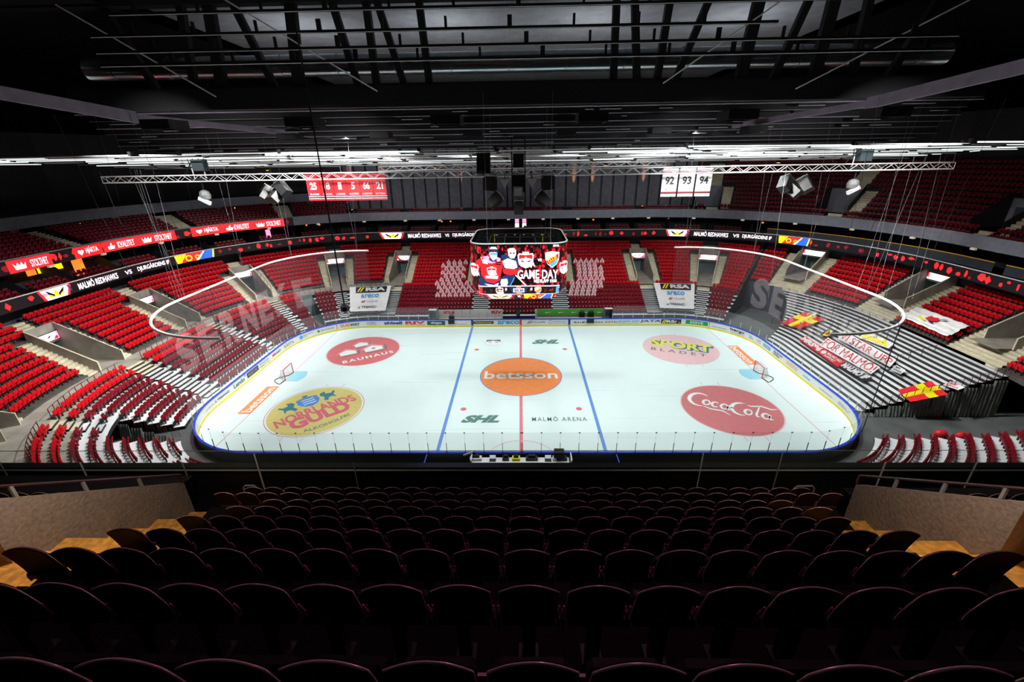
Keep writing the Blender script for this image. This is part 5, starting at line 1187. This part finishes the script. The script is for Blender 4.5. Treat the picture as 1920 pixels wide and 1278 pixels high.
for s in (-1, 1):
    mb = MB(); mb.add([(-.45, 0, .3), (.45, 0, .3), (0, 0, -.55), (-.3, .4, .35), (.3, .4, .35), (0, .3, -.3)], [(0, 1, 2), (0, 3, 4, 1), (1, 4, 5, 2), (2, 5, 3, 0), (3, 5, 4)], SPW); mb.tube([(0, .2, .3), (0, .2, .8)], .04, STEEL_B, 5)
    o = mb.obj('floodlight'); o.location = (-.12+s*1.25, -.3, 20.1); tag(o, 'small pale triangular floodlight %s of the central projector' % ('left' if s < 0 else 'right'), 'floodlight', 'small pale floodlights')
mb = MB(); mb.tube([(-3.0, 0, 20.85), (3.0, 0, 20.85)], .06, ALU, 5); mb.tube([(-2.2, 0, 20.5), (2.1, 0, 20.5)], .05, ALU, 5)
for x in (-2.2, -1.0, 1.0, 2.1): mb.tube([(x, 0, 20.5), (x*1.1, 0, 20.85)], .04, ALU, 4)
for x in (-.7, .5): mb.tube([(x, 0, 17.9), (x, 0, 24)], .06, STEEL_B, 5)
mb.box((-.1, .3, 20.0), (1.1, .8, 1.5), STEEL_B); mb.box((-.1, .3, 22.0), (1.0, .8, 1.2), STEEL_B)
tag(mb.obj('cluster_frame'), 'black central frame with aluminium crossbars carrying the loudspeakers', 'frame')
mb = MB()
for k in range(6): mb.box((0, -.02*k*k, -.35*k), (1.25, .8, .33), BLACK, rot=Matrix.Rotation(.04*k, 3, 'X'))
o = mb.obj('line_array'); o.location = (-3.35, 1, 22.9); tag(o, 'black stacked speaker column left of the central cluster', 'line array')
for i, (x, y, z, rz, ry, ex) in enumerate(((-26.6, 4.6, 19.1, .4, .6, 0), (-24.6, 4.3, 19.6, .2, -.7, 1), (-25.3, 4.0, 18.9, .7, .9, 2), (26.9, 4.2, 19.4, .2, .7, 3), (28.9, 4.2, 19.3, -.5, -.6, 4), (27.7, 4.0, 18.8, -.5, -.9, 5))):
    speaker((x, y, z), -.5, ry, rz, (1.1, .9, 1.5), 'tilted grey-backed loudspeaker of the %s hanging group, %s from the left' % ('left' if i < 3 else 'right', ordn(i % 3)), SPG, 'side loudspeaker groups')
for i, (x, z) in enumerate(((-32.9, 19.1), (33.7, 19.3))):
    mb = MB(); vs = [(.55*cos(a)*c, .5*sin(a)*c, s_) for s_, c in ((-.5, .35), (-.35, .9), (0, 1), (.35, .8), (.5, .3)) for a in [2*pi*k/12 for k in range(12)]]
    mb.add(vs, [(12*j+k, 12*j+(k+1) % 12, 12*j+12+(k+1) % 12, 12*j+12+k) for j in range(4) for k in range(12)]+[tuple(range(12))[::-1], tuple(range(48, 60))], SPG); mb.box((0, -.3, -.55), (1.2, .3, .35), SPW, rot=Matrix.Rotation(.5 if i == 0 else -.5, 3, 'Y')); mb.tube([(0, 0, .4), (0, 0, 1.4)], .08, STEEL_B, 6)
    for k in (-1, 1): mb.tube([(k*.6, 0, 1.4), (k*.6, 0, 2.6)], .06, ALU, 5)
    mb.box((0, 0, 1.5), (1.8, .5, .3), STEEL_B)
    o = mb.obj('moving_head_light', smooth=False); o.location = (x, 4.3, z); tag(o, 'dark moving-head stage light hanging under the %s part of the long truss' % ('left', 'right')[i], 'stage light', 'stage lights on the long truss')
    mb = MB(); 
    for a, b in ((-1.4, .2), (1.4, -.2), (-.6, -.9), (.7, .9)): mb.tube([(x+a, 4.3, 21.2), (x+b, 4.3, 23.2)], .05, STEEL_B, 4)
    mb.box((x+.3, 4.3, 22.0), (1.2, .8, 1.1), mat('hoist_teal', (.03, .05, .055), .5)); tag(mb.obj('hoist'), 'dark chain hoist bracket above the %s end of the long truss' % ('left', 'right')[i], 'hoist')

# ================================================================== ROOF STRUCTURE
def xbar(name, Y, z, x0, x1, h_, d, m, lab, cat, grp):
    mb = MB(); mb.box(((x0+x1)/2, Y, z), (x1-x0, d, h_), m); return tag(mb.obj(name), lab, cat, grp)
for i, (Y, z, x0, x1, r) in enumerate(((7, 30.9, -43, 41, .95), (-9.5, 33.9, -10, 9, 1.0))):
    mb = MB(); mb.tube([(x0+(x1-x0)*k/30, Y, z) for k in range(31)], r, DUCT, 18)
    for k in range(15): x = x0+(x1-x0)*(k+.5)/15; mb.tube([(x-.06, Y, z), (x+.06, Y, z)], r+.04, DUCT, 18)
    tag(mb.obj('air_duct', smooth=True), ['long shiny round air duct under the roof, left to right', 'short grey air duct high under the roof at the top middle'][i], 'air duct', 'air ducts')
WEB = [(-33.5, -36.5), (-30.2, -29.5), (-27.6, -27.0), (-22.4, -24.9), (-20.4, -19.8), (-14.7, -16.2), (-13.1, -13.2), (-10.4, -12.3), (-8.2, -8.6), (8.6, 8.4), (10.8, 9.9), (12.5, 13.0), (14.0, 16.5), (20.0, 20.6), (22.8, 25.0), (26.6, 26.9), (30.0, 29.8), (33.0, 36.0)]
g = empty('roof_truss', 'huge black steel roof truss with slanting members across the top of the hall', 'roof truss', (0, 3, 27))
mb = MB(); mb.box((0, 0, .6), (84, 1.0, 1.7), STEEL_B); mb.obj('bottom_chord', g)
mb = MB(); mb.box((0, 0, 8.2), (90, 1.0, .8), STEEL_B); mb.obj('top_chord', g)
for i, (a, b) in enumerate(WEB):
    w = .95 if i in (2, 4, 13, 15) else .6; mb = MB(); mb.add([(a-w/2, -.3, 1), (a+w/2, -.3, 1), (a+w/2, .3, 1), (a-w/2, .3, 1), (b-w/2, -.3, 8), (b+w/2, -.3, 8), (b+w/2, .3, 8), (b-w/2, .3, 8)], [(0, 1, 5, 4), (1, 2, 6, 5), (2, 3, 7, 6), (3, 0, 4, 7)], STEEL_B); mb.obj('web_member', g)
for i, (x0, z0, x1, z1) in enumerate(((-27, 27.6, -37, 34), (-12.5, 27.8, -24, 34.5), (12.5, 28.0, 22.5, 34.5), (24, 27.4, 37, 34.0))):
    mb = MB(); mb.tube([(x0, .8, z0), (x1, -1, z1)], .06, ALU, 5); tag(mb.obj('stair_stringer'), 'thin bright slanting roof tie, %s from the left' % ordn(i), 'roof tie', 'bright slanting roof ties')
for i, (z, y, x0, x1) in enumerate(((33.0, -2.0, -32, 32), (31.6, -2.0, -34, 20), (30.5, -2.0, -34, 34), (29.6, -2.0, -34, 34))):
    g = empty('catwalk', 'dark catwalk beam with pale edge under the roof deck, %s from the top' % ordn(i), 'catwalk', ((x0+x1)/2, y, z), 'roof catwalks'); L = x1-x0
    mb = MB(); mb.box((0, 0, 0), (L, .3, .18), STEEL_B); mb.obj('beam', g)
    mb = MB(); mb.tube([(-L/2, -.2, -.12), (L/2, -.2, -.12)], .025, ALU, 4); mb.obj('edge_tube', g)['label'] = 'pale edge tube'
    for k in range(int(L/5)): mb = MB(); mb.box((-L/2+2+k*5+(i*1.3), 0, .45), (.18 if k % 3 else .35, .2, .75), STEEL_B); mb.obj('hanger', g)
# dark gantries, getting farther and lower
rows = [(5.2, 28.5, 44, .9), (5.6, 27.6, 40, .3), (8.5, 27.7, 47, 1.3), (10, 26.9, 47, .8), (10.5, 26.1, 47, .6), (12.5, 25.6, 48, .5), (14, 25.1, 48, .45), (16, 24.5, 50, .5), (19, 24.1, 50, .4), (22, 23.7, 50, .35)]
for i, (Y, z, hw, h_) in enumerate(rows):
    g = empty('gantry', 'black lighting gantry across the hall, %s counted downwards' % ordn(i), 'gantry', (0, Y, z), 'black gantries'); 
    mb = MB(); mb.box((0, 0, 0), (2*hw, 1.2, h_), STEEL_B); mb.obj('deck', g)
    mb = MB(); mb.tube([(-hw, -.62, -h_/2), (hw, -.62, -h_/2)], .045 if i not in (2,) else .07, LILAC if i in (2, 4) else STEEL_G, 4); mb.obj('edge_tube', g)['label'] = 'grey edge tube'
    R = random.Random(i)
    for k in range(7 if i > 1 else 3):
        x = R.uniform(-hw*.95, hw*.95); w = R.uniform(.4, 3.5); mb = MB(); mb.box((x, -.3, -h_/2-.15), (w, .5, .3), STEEL_B); mb.tube([(x-w/2, -.56, -h_/2-.3), (x+w/2, -.56, -h_/2-.3)], .025, ALU, 3); mb.obj('fixture_box', g)
# rigging pipes close to eye level; glare added as emission on some
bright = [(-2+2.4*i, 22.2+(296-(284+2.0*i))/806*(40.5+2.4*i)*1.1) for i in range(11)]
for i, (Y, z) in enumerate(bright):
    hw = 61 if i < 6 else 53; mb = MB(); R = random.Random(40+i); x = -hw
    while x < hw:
        L = R.uniform(3, 14); x2 = min(hw, x+L); mb.tube([(x, Y, z+R.uniform(-.06, .06)), (x2, Y, z+R.uniform(-.06, .06))], R.choice([.035, .05, .07]), PIPE_GLOW if R.random() < .55 and i < 9 else ALU, 5)
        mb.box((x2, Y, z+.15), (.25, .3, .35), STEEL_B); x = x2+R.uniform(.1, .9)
    tag(mb.obj('bright_pipe_row'), 'row of bright white rigging pipes across the hall, %s from the camera' % ordn(i), 'rigging pipes', 'bundle of bright rigging pipes')
for i in range(14):        # clamps/lamps hanging on the pipes
    x = -52+i*8; mb = MB(); mb.tube([(0, 0, 0), (0, 0, -.5)], .05, STEEL_B, 5); mb.box((0, -.1, -.75), (.45, .45, .5), STEEL_B, rz=.3*i); mb.box((0, -.1, -1.02), (.3, .3, .04), L_WARM if i in (2, 5, 8, 11) else SPG, rz=.3*i)
    o = mb.obj('spotlight'); o.location = (x, 23, 22.1); tag(o, 'small black spotlight hanging from the bright pipes, %s from the left' % ordn(i), 'spotlight', 'small spotlights on the pipes')
for i, (a, b) in enumerate((((-36.0, -14.5, 27.2), (-30.5, -4.5, 25.6)), ((-30.5, -4.5, 25.6), (-27, 12, 25.3)), ((-27, 12, 25.3), (-20, 25, 24.4)), ((31, -12, 27.0), (28.5, -2, 25.9)), ((28.5, -2, 25.9), (25, 13, 25.3)), ((25, 13, 25.3), (18, 26, 24.4)))):
    mb = MB(); a = Vector(a); b = Vector(b); d = (b-a).normalized(); s_ = Vector((-d.y, d.x, 0))*.16; u_ = Vector((0, 0, .42 if i % 3 == 0 else .25))
    mb.add([a-s_-u_, a+s_-u_, a+s_+u_, a-s_+u_, b-s_-u_, b+s_-u_, b+s_+u_, b-s_+u_], [(0, 1, 2, 3), (4, 7, 6, 5), (0, 4, 5, 1), (1, 5, 6, 2), (2, 6, 7, 3), (3, 7, 4, 0)], LILAC)
    tag(mb.obj('tension_beam'), 'lilac-grey slanting roof beam in the %s half, %s from the camera' % ('left' if i < 3 else 'right', ordn(i % 3)), 'beam', 'slanting lilac beams')
for i, (x, y) in enumerate([(FX, FY) for FX, FY, _ in FLOODS]):
    mb = MB(); mb.box((0, 0, .35), (2.0, 2.0, .5), STEEL_B)
    for k in (-1, 1): mb.box((k*.95, 0, .05), (.06, 2, .12), STEEL_B); mb.box((0, k*.95, .05), (2, .06, .12), STEEL_B)
    o = mb.obj('floodlight'); o.location = (x, y, 24.4); tag(o, 'square black floodlight housing above the ice, %s of two rows of six' % ordn(i), 'floodlight', 'floodlights above the ice')
for i, (x, y, z0, z1) in enumerate(((-13.2, -12, 12.0, 30), )):   # microphone on a cable left of the scoreboard
    mb = MB(); mb.tube([(x, y, z1), (x, y, z0)], .05, BLACK, 6); mb.add([(x+.32*cos(a)*c, y+.32*sin(a)*c, z0+s_) for s_, c in ((-.35, .4), (-.15, 1), (.15, 1), (.35, .4)) for a in [2*pi*k/8 for k in range(8)]], [(8*j+k, 8*j+(k+1) % 8, 8*j+8+(k+1) % 8, 8*j+8+k) for j in range(3) for k in range(8)]+[tuple(range(8))[::-1], tuple(range(24, 32))], BLACK)
    tag(mb.obj('hanging_microphone'), 'black ball on a long black cable hanging in front of the left white banner', 'microphone')
CAB = [((560/3, 322), (230, 426)), ((252, 318), (330, 560)), ((256, 318), (336, 560)), ((262, 318), (342, 560)), ((1695, 288), (1600, 560)), ((1716, 288), (1640, 560)), ((1738, 288), (1660, 560)), ((1765, 288), (1700, 560)), ((1792, 288), (1710, 560)), ((1475, 310), (1440, 560))]
def ray(px, py): return Fv+Rv*((px-960)/FPX)-Uv*((py-639)/FPX)
for i, (a, b) in enumerate(CAB):
    ra = ray(*a); rb_ = ray(*b); Y = 2; A_ = CAMP+ra*((Y-CAMP.y)/ra.y); B_ = CAMP+rb_*((-4-CAMP.y)/rb_.y)
    mb = MB(); mb.tube([A_, B_], .009, MGREY, 3); tag(mb.obj('steel_wire'), 'thin bright steel wire slanting down in the %s half, %s from the left' % ('left' if i < 4 else 'right', ordn(i if i < 4 else i-4)), 'wire', 'thin slanting wires')

# ================================================================== FOREGROUND TIER (near side, where the camera is)
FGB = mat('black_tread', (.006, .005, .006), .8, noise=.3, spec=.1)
FY = [-34.2-.884*k for k in range(11)]; FZ = [14.74, 15.38, 16.01, 16.69, 17.36, 18.04, 18.72, 19.38, 20.02, 20.68, 21.34]
mb = MB(); mb.quad(Vector((-40, -32.9, 13.3)), Vector((40, -32.9, 13.3)), Vector((40, -33.75, 13.3)), Vector((-40, -33.75, 13.3)), FGB)
for k in range(8):
    y0, y1 = FY[k]+.45, FY[k+1]+.45; z = FZ[k]-.86; zp = 13.3 if k == 0 else FZ[k-1]-.86
    LX, RX = (-7.5, 7.4) if k < 2 else (-5.5, 5.4)
    def blk(xa, xb, tm, dz=0):
        mb.quad(Vector((xa, y0, zp-dz)), Vector((xb, y0, zp-dz)), Vector((xb, y0, z-dz)), Vector((xa, y0, z-dz)), tm); mb.quad(Vector((xa, y0, z-dz)), Vector((xb, y0, z-dz)), Vector((xb, y1, z-dz)), Vector((xa, y1, z-dz)), tm)
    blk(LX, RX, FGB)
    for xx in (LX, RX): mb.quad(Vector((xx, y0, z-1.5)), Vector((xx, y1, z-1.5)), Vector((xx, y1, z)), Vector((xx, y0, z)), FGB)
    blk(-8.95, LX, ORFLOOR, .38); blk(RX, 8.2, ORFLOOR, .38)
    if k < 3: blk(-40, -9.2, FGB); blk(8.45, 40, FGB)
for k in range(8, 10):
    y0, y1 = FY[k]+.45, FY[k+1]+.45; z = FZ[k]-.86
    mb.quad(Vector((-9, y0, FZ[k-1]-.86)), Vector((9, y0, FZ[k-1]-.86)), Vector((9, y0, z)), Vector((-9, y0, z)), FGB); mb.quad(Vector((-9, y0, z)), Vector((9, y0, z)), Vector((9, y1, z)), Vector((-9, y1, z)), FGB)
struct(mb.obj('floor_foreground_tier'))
mb = MB()
for i in range(-9, 10): mb.box((.08+i*.5, FY[7]-.45+.0, FZ[8]-.86+.006), (.44, .02, .012), mat('nosing_glint', (.8, .35, .5), .4, noise=.05) if i == -9 else mb.mats[0])  # pink light caught by the step edge, put into colour and gaps
mb.box((-1.35, FY[4]-.45, FZ[5]-.86+.006), (.55, .02, .012), mb.mats[0]); struct(mb.obj('trim_2'))
mb = MB(); mb.box((0, -32.8, 13.75), (80, .2, 1.1), BLACK); struct(mb.obj('wall_near_parapet'))
gl = empty('glass_balustrade', 'clear glass balustrade along the front edge of the near upper tier', 'balustrade', (0, -32.95, 14.3))
mb = MB(); mb.quad((-40, 0, 0), (40, 0, 0), (40, 0, .58), (-40, 0, .58), GLASSN); mb.obj('glass_pane', gl)
mb = MB(); mb.tube([(-40, 0, .6), (40, 0, .6)], .012, MGREY, 4); mb.obj('glass_edge', gl)
mb = MB(); mb.tube([(-40, -.05, -.02), (40, -.05, -.02)], .03, MGREY, 4); mb.obj('lower_rail', gl)
for i, x in enumerate([-14.6, -12.3, -9.4, -7.3, -4.6, 9.8, 7.0, 12.2, 14.8, 4.9]): mb = MB(); mb.tube([(x, -.06, -.8), (x, -.06, .25 if i % 3 else .55)], .02, WHITEM if i % 2 else MGREY, 5); mb.obj('glass_post', gl)
# raked side walls with a rail on top
def raywall(x, px, py): r = ray(px, py); return CAMP+r*((x-CAMP.x)/r.x)
for s, x, pt in ((-1, -8.95, ((345, 905), (0, 935))), (1, 8.2, ((1605, 908), (1900, 939)))):
    a = raywall(x, *pt[0]); b = raywall(x, *pt[1]); d = (b-a); b2 = a+d*1.15; mb = MB(); w = .18*s
    A0 = Vector((x, a.y, a.z-1.9)); B0 = Vector((x, b2.y, b2.z-1.9)); q = [A0, B0, b2, a]; q2 = [v+Vector((w, 0, 0)) for v in q]
    mb.add(q+q2, [(0, 1, 2, 3), (4, 7, 6, 5), (3, 2, 6, 7), (0, 3, 7, 4), (1, 5, 6, 2)], CONC_D)
    mb.box(((x+s*.09), (a.y+b2.y)/2, 0), (.01, .01, .01), CONC_D)
    c = b2; mb.add([c, c+Vector((0, -2.5, 1.4)), c+Vector((0, -2.5, -1)), B0, c+Vector((-s*.5, -.1, 0)), B0+Vector((-s*.5, -.1, 0))], [(0, 1, 2, 3), (0, 3, 5, 4)], CONC_D)
    struct(mb.obj('wall_left_stair' if s < 0 else 'wall_right_stair'))
    up = Vector((0, 0, .26)); ns = 'left' if s < 0 else 'right'; g = empty('wall_handrail', 'long maroon handrail on top of the rough concrete wall at the near %s' % ns, 'handrail', a, 'wall handrails')
    mb = MB(); e = a+d*1.2-a; mb.tube([Vector((s*.05, .05, 0)), Vector((s*.05, .03, .24)), Vector((s*.05, 0, .27)), e+up+Vector((s*.05, 0, 0))], .028, RAILM, 8); mb.obj('rail', g, smooth=True)
    for f in (.3, .62, .93): mb = MB(); p = d*f; mb.box(p+Vector((s*.05, 0, .12)), (.05, .05, .28), MGREY); mb.obj('bracket', g)
    # inner floor beyond the wall
    mb = MB(); mb.quad(Vector((x+w, a.y+.5, 14.2)), Vector((x+s*14, a.y+.5, 14.2)), Vector((x+s*14, a.y-4, 14.2)), Vector((x+w, a.y-4, 14.2)), RISER); struct(mb.obj('floor_near_gangway'))
# handrails at the front of the aisles
for i, (x, y, w) in enumerate(((-7.15, -33.7, .35), (-6.15, -33.9, .28), (7.3, -33.7, .5), (6.35, -33.9, .28), (-14.2, -34.4, 1.6), (14.9, -34.2, 1.5))):
    mb = MB(); p = Vector((x, y, 13.3)); mb.tube([p+Vector((-w/2, 0, 0)), p+Vector((-w/2, -.0, 1.0)), p+Vector((-w/2+.06, 0, 1.06)), p+Vector((w/2-.06, 0, 1.06)), p+Vector((w/2, 0, 1.0)), p+Vector((w/2, 0, 0))], .022, MGREY, 6)
    tag(mb.obj('aisle_handrail', smooth=True), ['wide dark hoop handrail at the left front aisle', 'small dark hoop handrail at the left front aisle nearest the seats', 'wide dark hoop handrail at the right front aisle', 'small dark hoop handrail at the right front aisle nearest the seats', 'long low handrail beyond the left concrete wall', 'long low handrail beyond the right concrete wall'][i], 'handrail', 'hoop handrails')
area('stair_lamp', (-7.1, -36.6, 19.6), (-8.2, -36.2, 15.5), .4, 62, (1, .80, .62), 150)
area('stair_lamp', (6.6, -36.6, 19.6), (7.6, -36.2, 15.5), .4, 55, (1, .80, .62), 150)

# --- seats: one detailed kind for the foreground
def fg_seat(lab):
    g = empty('stadium_seat', lab, 'seat', (0, 0, 0), 'seats')
    nx, nz = 10, 7; vs = []
    def sh(i, j, o):
        u = -1+2*i/nx; top = .865-.058*u*u; z = .42+(top-.42)*j/nz; w = .213
        return (u*w, +.008*u*u+.09*(j/nz)**1.3+o, z)
    for o in (0, .028):
        for j in range(nz+1):
            for i in range(nx+1): vs.append(sh(i, j, o))
    n1 = (nx+1)*(nz+1); q = lambda i, j: j*(nx+1)+i; fs = []
    for j in range(nz):
        for i in range(nx): fs += [(q(i, j), q(i+1, j), q(i+1, j+1), q(i, j+1)), (n1+q(i, j+1), n1+q(i+1, j+1), n1+q(i+1, j), n1+q(i, j))]
    mb = MB(); mb.add(vs, fs, SEAT_D); mb.obj('backrest', g, smooth=True)
    rim = [sh(0, j, .014) for j in range(nz+1)]+[sh(i, nz, .014) for i in range(1, nx+1)]+[sh(nx, j, .014) for j in range(nz-1, -1, -1)]
    mb = MB(); mb.tube(rim, .0085, RIM_HIGHLIGHT, 6); mb.obj('backrest_rim', g, smooth=True)
    mb = MB(); pan = [(-.2, .0), (.2, .0), (.2, .12), (.17, .15), (-.17, .15), (-.2, .12)]
    mb.prism(pan, lambda u, v, d: Vector((u, -.06-v*.10-d, .40+v*.85)), 0, .05, SEAT_D); mb.obj('seat_pan', g)
    mb = MB(); mb.box((0, .06, .21), (.10, .10, .42), FRAME); mb.box((0, .04, .40), (.40, .05, .05), FRAME); mb.box((0, .05, .01), (.16, .16, .02), FRAME); mb.obj('bracket', g)
    for e in (-.232, .232): mb = MB(); mb.tube([(e, -.04, .33), (e, .035, .56)], .0085, HINGE_GLINT, 6); mb.box((e, -.01, .36), (.02, .09, .10), FRAME); mb.obj('side_hinge', g)
    return g
HINGE_GLINT = mat('hinge_glint', (.75, .25, .40), .35, noise=.05)  # pink light on the seat sides put into the colour
RIM_HIGHLIGHT = mat('seat_rim_highlight', (.55, .30, .35), .22, noise=.1, spec=.8)  # whitish-pink highlight along the backrest edge put into the colour
first = None; NFG = 0
def put_fg(x, y, z, lab, grp):
    global first, NFG
    if first is None: first = fg_seat(lab); o = first; o.location = (x, y, z); o.rotation_euler = (0, 0, pi); o['group'] = grp
    else: o = dup(first, (x, y, z), pi, lab, grp)
    NFG += 1; return o
RL = ['front row', 'second row', 'third row', 'fourth row', 'fifth row', 'sixth row', 'seventh row', 'eighth row', 'nearest row']
lim = [(-6.9, 6.9), (-6.9, 6.9), (-5.3, 5.2), (-5.3, 5.2), (-5.1, 5.0), (-5.1, 5.0), (-5.1, 5.0), (-4.6, 4.4), (-3.0, 3.0)]
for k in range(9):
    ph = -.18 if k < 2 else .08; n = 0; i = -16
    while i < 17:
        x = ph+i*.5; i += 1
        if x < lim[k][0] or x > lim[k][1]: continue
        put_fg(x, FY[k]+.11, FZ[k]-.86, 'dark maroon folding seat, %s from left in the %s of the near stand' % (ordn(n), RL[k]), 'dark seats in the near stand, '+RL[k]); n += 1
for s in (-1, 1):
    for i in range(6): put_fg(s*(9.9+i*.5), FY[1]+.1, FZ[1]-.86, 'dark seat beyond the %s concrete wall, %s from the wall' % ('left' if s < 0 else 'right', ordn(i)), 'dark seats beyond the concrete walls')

# --- every other seat in the hall
def low_seat(mb, M4, m, md):
    t = []
    bk = [(-.225, .42), (.225, .42), (.235, .72), (.17, .86), (-.17, .86), (-.235, .72)]
    vs = [M4 @ Vector((u, .06+(v-.42)*.18+d, v)) for d in (0, .05) for u, v in bk]; n = 6
    mb.add(vs, [(0, 1, 2, 3, 4, 5), (11, 10, 9, 8, 7, 6)]+[(i, 6+i, 6+(i+1) % 6, (i+1) % 6) for i in range(6)], m)
    pn = [(-.215, .40), (.215, .40), (.2, .70), (-.2, .70)]
    vs = [M4 @ Vector((u, -.05-(v-.4)*.25+d, v)) for d in (-.05, .03) for u, v in pn]
    mb.add(vs, [(0, 1, 2, 3), (2, 6, 7, 3), (0, 3, 7, 4), (1, 5, 6, 2), (0, 4, 5, 1)], m)
    vs = [M4 @ Vector(p) for p in ((-.05, 0, 0), (.05, 0, 0), (.05, 0, .45), (-.05, 0, .45), (-.05, .1, 0), (.05, .1, 0), (.05, .1, .45), (-.05, .1, .45))]
    mb.add(vs, [(0, 1, 2, 3), (0, 3, 7, 4), (1, 5, 6, 2)], md)
SEAT_SHADED = mat('seat_shaded', (.13, .003, .011), .45, noise=.15, scale=3, spec=.3)  # same seats made darker; their shade is put into the colour
SM = {'red': SEAT_R, 'maroon': SEAT_M, 'dim': SEAT_SHADED}
def px(p): d = Vector(p)-CAMP; z = d.dot(Fv); return (960+FPX*d.dot(Rv)/z, 639-FPX*d.dot(Uv)/z, z) if z > 1 else (-1e4, 0, 1e4)
vis = []; rest = []
for s in SEATS:
    x, y, z = px(s[:3])
    if not (-30 < x < 1950 and y < 905): continue
    if 10 < x < 1900 and 560 < y < 868 and s[4] != 'dim': vis.append((z, s))
    else: rest.append(s)
vis.sort(key=lambda a: a[0]); NI = max(0, 300-NFG)
ind = [s for _, s in vis[:NI]]; rest += [s for _, s in vis[NI:]]
def lowparts(m):
    a, b, c = MB(), MB(), MB(); full = MB(); low_seat(full, Matrix.Identity(4), m, FRAME)
    for mb_, r in ((a, (0, 8)), (b, (8, 13)), (c, (13, 16))):
        ids = sorted({i for f in full.f[r[0]:r[1]] for i in f}); mp = {v: i for i, v in enumerate(ids)}
        mb_.add([full.v[i] for i in ids], [tuple(mp[i] for i in f) for f in full.f[r[0]:r[1]]], m if mb_ is not c else FRAME)
    return a, b, c
tmpl = {}; ind.sort(key=lambda s: (s[5][1], px(s[:3])[0])); cnt = {}
side_n = lambda s: 'left' if s[0] < 0 else 'right'
tr = sorted({(side_n(s), s[5][1]) for s in ind}); rown = {}
for sd in ('left', 'right'):
    for i, t in enumerate(sorted({t for d_, t in tr if d_ == sd})): rown[(sd, t)] = i
for s in ind:
    key = (side_n(s), s[5][1]); n = cnt[key] = cnt.get(key, -1)+1
    lab = '%s seat in the near-%s corner, %s along row %s from the rink' % ('bright red' if s[4] == 'red' else 'maroon', key[0], ordn(n), ordn(rown[key]))
    if s[4] not in tmpl:
        g = empty('stadium_seat', lab, 'seat', s[:3], 'near corner seats', s[3]); a, b, c = lowparts(SM[s[4]]); a.obj('backrest', g); b.obj('seat_pan', g); c.obj('bracket', g); tmpl[s[4]] = g
    else: g = dup(tmpl[s[4]], s[:3], s[3], lab)
mb = MB()
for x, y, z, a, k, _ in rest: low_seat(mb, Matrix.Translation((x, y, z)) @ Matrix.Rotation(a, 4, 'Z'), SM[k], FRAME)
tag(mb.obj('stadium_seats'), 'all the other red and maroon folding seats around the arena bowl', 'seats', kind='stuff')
print('SEATS', NFG, len(ind), len(rest), 'objects', len(bpy.data.objects))
